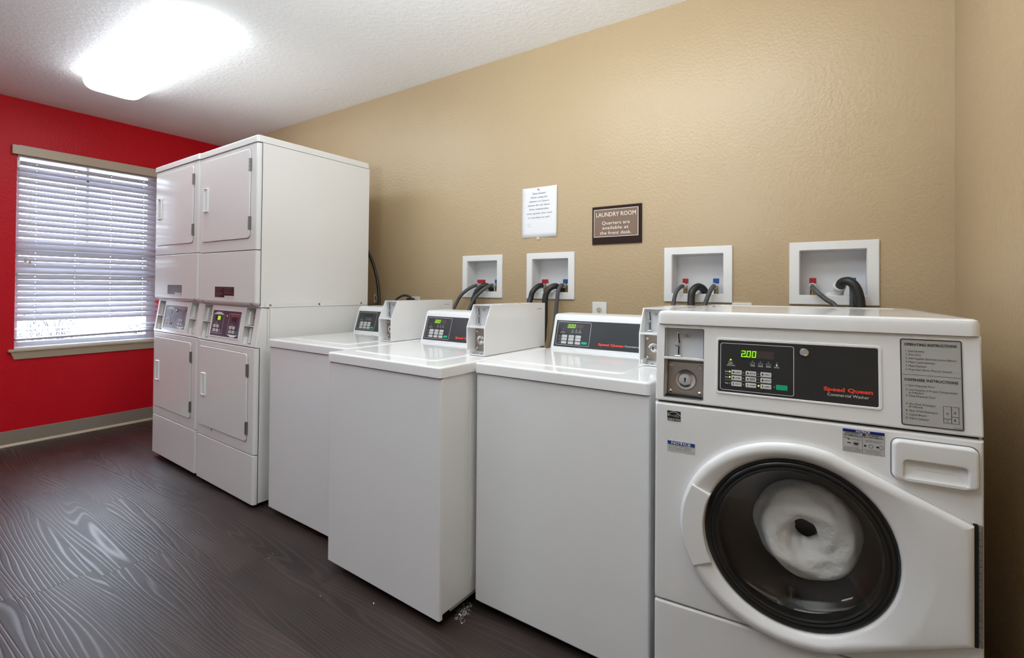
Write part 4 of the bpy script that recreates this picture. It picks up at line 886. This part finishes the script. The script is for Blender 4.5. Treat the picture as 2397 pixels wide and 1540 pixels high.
    obj('red_tape', G().prism(rrect(u0 + 0.225, u0 + 0.320, v0 + 0.117, v0 + 0.131, 0.003, 2), 0.0018, 0.0026, FC), mat('tape_red', (0.20, 0.018, 0.025) if lit else (0.06, 0.03, 0.05), 0.4), pn, flat=True)
    obj('lock', G().lathe([(0.009, 0.0008), (0.009, 0.004), (0.006, 0.007), (0.0, 0.0075)], u0 + 0.182, v0 + 0.118, FC, 20), CHROME, pn)
    # data label on the fascia
    ml = MAROON if maroon else SLATE
    lp = obj('data_label', G().box(0.222, 0.452, 1.117, 1.178, 0.0, 0.0006, F) if maroon else G().box(0.235, 0.46, 1.117, 1.178, 0.0, 0.0006, F), ml, t, flat=True, label='dark maroon data label' if maroon else 'slate grey data label')
    g = G(); ux = 0.222 if maroon else 0.235
    for i, y in enumerate((1.170, 1.160, 1.150, 1.142, 1.134, 1.124)):
        for a, b in ((0.006, 0.095), (0.115, 0.22)):
            if b > 0.2 and i > 3: continue
            g.rline([(ux + a, y), (ux + b - 0.03 * ((i * 7) % 3) / 2, y)], 0.0022, 0.0011, F, False)
    obj('label_print', g, mat('label_print_grey', (0.16, 0.12, 0.12), 0.5), lp, flat=True)
    obj('label_patch', G().box(ux + 0.118, ux + 0.23, 1.112, 1.128, 0.0003, 0.0009, F), mat('label_patch_white', (0.6, 0.58, 0.55), 0.5), lp, flat=True)
    return t
dc, ds_ = math.cos(-0.0274), math.sin(-0.0274)
def dpos(x, z): return (-2.5329 + dc * x, -0.9882 + ds_ * x, z)
dryer('white stacked dryer next to the top-load washers, maroon label and lit display', dpos(-0.6976, 0.0), -0.0274, True, True)
dryer('white stacked dryer next to the window, grey label and dark display', dpos(-1.3982, 0.010), -0.0274, False, False)

# ------------------------------------------------------------------ washer outlet boxes, taps and hoses
def outlet_box(i, x, label, red, blue, fitting=False):
    t = thing('outlet_box', label, 'outlet box', (x, 0, BZ0), 0, 'washer outlet boxes in the tan wall')
    h = BZ1 - BZ0; F = front(0.0)
    i0 = rrect(0.0385, 0.264, 0.040, 0.224, 0.002, 1); o0 = rrect(0, BW, 0, h, 0.003, 2)
    ii = [ray_poly(i0, (0.15, 0.13), math.atan2(v - 0.13, u - 0.15)) for u, v in o0]
    k = len(o0); i0 = [(0.0385, 0.040), (0.264, 0.040), (0.264, 0.224), (0.0385, 0.224)]
    g = G()
    for a, b, c_, d_ in ((0, BW, 0, 0.040), (0, BW, 0.224, h), (0, 0.0385, 0.040, 0.224), (0.264, BW, 0.040, 0.224)): g.box(a, b, c_, d_, 0.0, 0.007, F)
    g2 = G().loops([[(u, v, 0.0) for u, v in o0], [(u, v, 0.006) for u, v in o0], [(u, v, 0.0085) for u, v in inset(o0, 0.0025)], [(u, v, 0.0085) for u, v in inset(rrect(0.0385, 0.264, 0.040, 0.224, 0.003, 2), -0.003)], [(u, v, 0.0) for u, v in rrect(0.0385, 0.264, 0.040, 0.224, 0.003, 2)]], F)
    g.bm.free(); obj('face_frame', g2, PLAST, t)
    dp = -0.092; th = 0.002; A, B, C_, D_ = 0.0385, 0.264, 0.040, 0.224
    g = G().box(A - th, A, C_, D_, dp, 0.001, F).box(B, B + th, C_, D_, dp, 0.001, F).box(A - th, B + th, C_ - th, C_, dp, 0.001, F).box(A - th, B + th, D_, D_ + th, dp, 0.001, F).box(A - th, B + th, C_ - th, D_ + th, dp - th, dp, F)
    obj('recess', g, mat('box_plastic', (0.70, 0.70, 0.71), 0.45), t)
    for (u, wd_), m in ((red, TAPR), (blue, TAPB)):
        y = 0.045
        v = obj('valve', G().cyl((u, y, 0.040), (u, y, 0.078), 0.010, 14).cyl((u, y + 0.002, 0.066), (u, y - 0.03, 0.074), 0.0085, 14).cyl((u, y, 0.078), (u, y, 0.09), 0.004, 10), BRASS, t)
        obj('handle', G().box(u - wd_, u + wd_, y - 0.008, y + 0.008, 0.088, 0.112, bev=0.002), m, v, label='red tap handle' if m is TAPR else 'blue tap handle')
        obj('hose_nut', G().cyl((u, y - 0.022, 0.0725), (u, y - 0.044, 0.0785), 0.0125, 12), mat('nut_grey', (0.45, 0.45, 0.45), 0.4), v)
    obj('drain_mouth', G().lathe([(0.020, 0.0), (0.026, 0.0), (0.026, 0.010), (0.020, 0.010), (0.020, 0.0)], 0.155, -0.0, Matrix.Translation((0, 0.042, 0.041)), 24), PLAST, t)
    if fitting: obj('drain_fitting', G().tube([(0.168, 0.03, 0.050), (0.170, 0.012, 0.066), (0.176, -0.004, 0.078)], 0.0235, 20), PLAST, t, label='tilted white drain elbow')
    return t
outlet_box(0, BOXX[0], 'white outlet box nearest the dryers with hoses behind the second washer', (0.110, 0.027), (0.227, 0.008))
outlet_box(1, BOXX[1], 'white outlet box under the paper notice', (0.094, 0.018), (0.229, 0.017))
outlet_box(2, BOXX[2], 'white outlet box with two grey hoses and a black hump, right of the plaque', (0.088, 0.0125), (0.226, 0.0125))
outlet_box(3, BOXX[3], 'white outlet box above the front-load washer with a white drain fitting', (0.083, 0.0125), (0.219, 0.0125), True)
def hose(name, pts, r, m, label, cat, grp): tag(obj(name, G().tube(pts, r, 14), m, ang=80), label, cat, grp)
SH, DH = 'supply hoses from the outlet boxes', 'drain hoses from the outlet boxes'
hose('supply_hose', [(-1.823, 0.012, 1.197), (-1.838, -0.02, 1.188), (-1.862, -0.05, 1.165), (-1.895, -0.07, 1.128), (-1.920, -0.09, 1.07), (-1.94, -0.14, 0.98), (-1.96, -0.20, 0.86), (-1.96, -0.252, 0.80)], 0.0105, GREYH, 'grey supply hose under the wide red tap handle nearest the dryers', 'hose', SH)
hose('supply_hose', [(-1.706, 0.012, 1.197), (-1.712, -0.02, 1.192), (-1.735, -0.06, 1.165), (-1.767, -0.084, 1.124), (-1.790, -0.100, 1.075), (-1.815, -0.145, 0.97), (-1.84, -0.19, 0.86), (-1.85, -0.252, 0.80)], 0.0105, GREYH, 'grey supply hose crossing in front of the black hose nearest the dryers', 'hose', SH)
hose('drain_hose', [(-1.748, 0.046, 1.14), (-1.735, 0.03, 1.176), (-1.752, -0.01, 1.194), (-1.785, -0.035, 1.170), (-1.805, -0.05, 1.12), (-1.812, -0.07, 1.05), (-1.83, -0.13, 0.93), (-1.89, -0.252, 0.78)], 0.0158, RUB, 'thick black drain hose in the outlet box nearest the dryers', 'hose', DH)
hose('supply_hose', [(-1.365, 0.010, 1.196), (-1.374, -0.02, 1.189), (-1.390, -0.05, 1.16), (-1.396, -0.06, 1.125), (-1.401, -0.08, 1.08), (-1.41, -0.14, 0.97), (-1.42, -0.21, 0.87), (-1.42, -0.372, 0.82)], 0.0150, RUB, 'thick black supply hose on the red tap under the paper notice', 'hose', SH)
hose('drain_hose', [(-1.255, 0.046, 1.14), (-1.247, 0.03, 1.172), (-1.268, -0.015, 1.192), (-1.296, -0.045, 1.168), (-1.307, -0.055, 1.12), (-1.306, -0.06, 1.05), (-1.304, -0.07, 0.97), (-1.308, -0.11, 0.86), (-1.32, -0.378, 0.76)], 0.0165, RUB, 'thick black drain hose hanging behind the forward washer', 'hose', DH)
hose('supply_hose', [(-1.230, 0.010, 1.196), (-1.228, -0.02, 1.196), (-1.232, -0.045, 1.165), (-1.235, -0.052, 1.11), (-1.238, -0.06, 1.04), (-1.24, -0.08, 0.94), (-1.235, -0.15, 0.84), (-1.22, -0.39, 0.78)], 0.0105, GREYH, 'grey supply hose on the blue tap under the paper notice', 'hose', SH)
hose('supply_hose', [(-0.588, 0.010, 1.196), (-0.592, -0.025, 1.190), (-0.604, -0.05, 1.170), (-0.612, -0.06, 1.135), (-0.615, -0.07, 1.09), (-0.62, -0.12, 0.96), (-0.64, -0.25, 0.82)], 0.0092, GREYH, 'grey supply hose on the red tap in the box right of the plaque', 'hose', SH)
hose('drain_hose', [(-0.520, 0.046, 1.14), (-0.497, 0.03, 1.172), (-0.514, -0.015, 1.192), (-0.534, -0.045, 1.170), (-0.537, -0.055, 1.13), (-0.536, -0.07, 1.07), (-0.54, -0.12, 0.94), (-0.56, -0.251, 0.80)], 0.0165, RUB, 'thick black drain hose hump in the box right of the plaque', 'hose', DH)
hose('supply_hose', [(-0.450, 0.010, 1.196), (-0.449, -0.025, 1.192), (-0.458, -0.05, 1.168), (-0.470, -0.06, 1.13), (-0.480, -0.07, 1.09), (-0.50, -0.12, 0.96), (-0.50, -0.25, 0.82)], 0.0098, GREYH, 'grey supply hose on the blue tap in the box right of the plaque', 'hose', SH)
hose('supply_hose', [(-0.068, 0.010, 1.197), (-0.062, -0.03, 1.186), (-0.046, -0.05, 1.168), (-0.018, -0.06, 1.142), (0.013, -0.07, 1.115), (0.04, -0.10, 1.04), (0.05, -0.206, 0.93)], 0.0092, GREYH, 'grey supply hose slanting down behind the front-load washer', 'hose', SH)
hose('drain_hose', [(0.028, -0.006, 1.199), (0.035, -0.03, 1.211), (0.055, -0.048, 1.215), (0.074, -0.055, 1.198), (0.086, -0.058, 1.165), (0.092, -0.06, 1.115), (0.095, -0.075, 1.0), (0.09, -0.196, 0.86)], 0.0172, RUB, 'thick black drain hose arching behind the front-load washer', 'hose', DH)
hose('supply_hose', [(0.0685, 0.010, 1.197), (0.068, -0.020, 1.185), (0.067, -0.024, 1.14), (0.066, -0.03, 1.0), (0.05, -0.202, 0.86)], 0.0092, GREYH, 'supply hose hidden behind the black arching drain hose', 'hose', SH)
# cords beside the dryers
hose('dryer_cord', [(-2.72, -0.255, 1.60), (-2.715, -0.16, 1.50), (-2.695, -0.10, 1.40), (-2.668, -0.08, 1.31), (-2.633, -0.08, 1.21), (-2.607, -0.09, 1.10), (-2.59, -0.10, 0.95), (-2.585, -0.06, 0.6), (-2.59, -0.02, 0.35)], 0.0105, RUB, 'thick black cord hanging behind the stacked dryer', 'cord', None)
pc = thing('appliance_cord', 'black power cord with a plug arching behind the first coin box', 'cord')
obj('cable', G().tube([(-2.455, -0.252, 0.95), (-2.455, -0.12, 1.04), (-2.445, -0.09, 1.09), (-2.425, -0.07, 1.115), (-2.395, -0.055, 1.126), (-2.365, -0.045, 1.12), (-2.348, -0.04, 1.105)], 0.0075, 12), RUB, pc, ang=80)
obj('plug', G().box(-2.375, -2.325, -0.058, -0.026, 1.072, 1.108, bev=0.005).box(-2.345, -2.318, -0.03, -0.004, 1.078, 1.098, bev=0.003), RUB, pc)
so = thing('power_socket', 'socket behind the first coin box with a black plug in it', 'power outlet', (-2.34, 0, 1.06), 0, 'power outlets')
obj('plate', G().prism(rrect(-0.035, 0.035, -0.058, 0.058, 0.004, 2), 0.0, 0.005, front(0), 0.002), PLAST, so)
gv = thing('shutoff_valve', 'small chrome shutoff valve on the tan wall beside the dryer', 'valve', (-2.690, 0, 1.10))
obj('pipe', G().cyl((0, 0, 0), (0, -0.06, 0), 0.008, 14), CHROME, gv)
obj('body', G().cyl((0, -0.06, -0.03), (0, -0.06, 0.035), 0.013, 16).cyl((-0.015, -0.06, 0.005), (0.03, -0.06, 0.005), 0.007, 12), CHROME, gv)
obj('handle', G().box(0.02, 0.036, -0.075, -0.045, -0.008, 0.018, bev=0.003), CHROME, gv)

# ------------------------------------------------------------------ wall papers, plaque, sockets
pn_ = thing('paper_notice', 'white printed paper notice pinned on the tan wall left of the plaque', 'notice', (-1.491, 0, 1.468))
F = front(-0.0005); g = G(); t = bmesh.new(); nx, nz = 8, 10; R = []
for j in range(nz + 1):
    R.append([t.verts.new((0.226 * i / nx, 0.286 * j / nz, 0.0006 + 0.004 * (abs(i / nx - 0.5) * 2) ** 3 + 0.005 * (1 - j / nz) ** 3 * abs(i / nx - 0.4))) for i in range(nx + 1)])
for j in range(nz):
    for i in range(nx): t.faces.new((R[j][i], R[j][i + 1], R[j + 1][i + 1], R[j + 1][i]))
g.add(t, F); sh_ = obj('sheet', g, PAPER, pn_); so_ = sh_.modifiers.new('s', 'SOLIDIFY'); so_.thickness = 0.0004
g = G()
for s, a, b, v in (('Dear Guests', .30, .68, .878), ('When using the', .24, .73, .800), ('washers or Dryers', .20, .78, .722), ('please do not leave', .17, .80, .645), ('them unattended,', .20, .77, .565), ('other guests may need', .12, .86, .482), ('to use them as well.', .17, .80, .400), ('Thank you,', .11, .24, .282), ('Management', .11, .28, .240)):
    g.text(F, s, a * 0.226, b * 0.226, v * 0.286 - 0.004, 0.0035 if v < 0.3 else 0.0088, 0.0026)
g.rline([(.30 * 0.226, .866 * 0.286), (.68 * 0.226, .866 * 0.286)], 0.0007, 0.0026, F, False)
obj('paper_print', g, mat('toner_grey', (0.13, 0.13, 0.14), 0.7), pn_, flat=True)
g = G(); g.lathe([(0.0045, 0.001), (0.0035, 0.008), (0.005, 0.011), (0.0, 0.012)], 0.108, 0.272, F, 12); obj('push_pin', g, mat('pin_grey', (0.4, 0.38, 0.36), 0.4), pn_)
obj('tape', G().box(0.095, 0.117, -0.012, 0.004, 0.0028, 0.0032, F), mat('tape_beige', (0.62, 0.50, 0.38), 0.4), pn_, flat=True)

sg = thing('wall_plaque', 'dark brown plaque reading LAUNDRY ROOM on the tan wall', 'sign', (-1.051, 0, 1.4105))
F = front(-0.0003)
obj('backing', G().box(0.0, 0.265, 0.0, 0.197, 0.0, 0.008, F, bev=0.001), SIGN1, sg)
obj('panel', G().box(0.0105, 0.2495, 0.037, 0.1815, 0.008, 0.0105, F, bev=0.0006), SIGN2, sg)
g = G().rline(rrect(0.0120, 0.2480, 0.0385, 0.180, 0.0008, 1), 0.0026, 0.0111, F)
for s, a, b, v, h in (('LAUNDRY ROOM', 0.024, 0.237, 0.1425, 0.0215), ('Quarters are', 0.055, 0.205, 0.1015, 0.0165), ('available at', 0.058, 0.199, 0.0765, 0.0165), ('the front desk.', 0.045, 0.213, 0.0500, 0.0165)): g.text(F, s, a, b, v, h, 0.0111)
obj('plaque_print', g, SIGNT, sg, flat=True)

def socket(x0, x1, z0, z1, label, full=True):
    t = thing('power_socket', label, 'power outlet', ((x0 + x1) / 2, 0, (z0 + z1) / 2), 0, 'power outlets'); w, h = (x1 - x0) / 2, (z1 - z0) / 2; F = front(0)
    obj('plate', G().prism(rrect(-w, w, -h, h, 0.004, 3), 0.0, 0.006, F, 0.0025, 3), PLAST, t)
    for zc in (0.0195, -0.0195):
        fc = obj('receptacle', G().lathe([(0.0155, 0.006), (0.0155, 0.0075), (0.0, 0.0078)], 0.0, zc, F, 24), IVORY, t, label='round ivory socket face')
        obj('slot', G().box(-0.0072, -0.0052, zc + 0.0, zc + 0.008, 0.0078, 0.0084, F).box(0.0052, 0.0070, zc + 0.001, zc + 0.007, 0.0078, 0.0084, F).box(-0.002, 0.002, zc - 0.009, zc - 0.004, 0.0078, 0.0084, F), GAP, fc, flat=True)
    g = G(); screw(g, F, 0, 0, 0.006, 0.003); obj('screw', g, PLAST, t)
socket(-1.050, -0.971, 0.986, 1.110, 'white power outlet with an ivory socket above the widest console')
socket(-0.373, -0.292, 0.998, 1.121, 'white power outlet whose top edge peeks above the front-load washer')

# ------------------------------------------------------------------ lint on the floor
rl_ = random.Random(11); t = bmesh.new()
def fleck(x, y, s):
    a = rl_.uniform(0, PI); ca_, sa_ = math.cos(a), math.sin(a); v = []
    for dx, dy, z in ((-1, -0.4, 0), (1, -0.3, 0), (0.8, 0.5, 0), (-0.7, 0.4, 0), (0, 0, rl_.uniform(0.4, 1.0))): v.append(t.verts.new((x + s * (dx * ca_ - dy * sa_), y + s * (dx * sa_ + dy * ca_), 0.0003 + z * s)))
    for i in range(4): t.faces.new((v[i], v[(i + 1) % 4], v[4]))
for k in range(170):
    q = rl_.random(); fleck(-1.128 + 0.03 * q + rl_.gauss(0, 0.011), -0.945 - 0.075 * q + rl_.gauss(0, 0.012), rl_.uniform(0.0006, 0.0026))
for x, y, s in ((-1.419, -1.133, 0.006), (-1.08, -1.03, 0.005), (-1.114, -1.0, 0.006), (-1.10, -0.985, 0.005), (-1.62, -1.22, 0.003), (-2.05, -1.16, 0.003), (-2.03, -1.19, 0.003)): fleck(x, y, s)
g = G(); g.add(t); tag(obj('floor_lint', g, LINT, flat=True), 'pale lint crumbs on the floor beside the forward washer', 'lint', None, 'stuff')
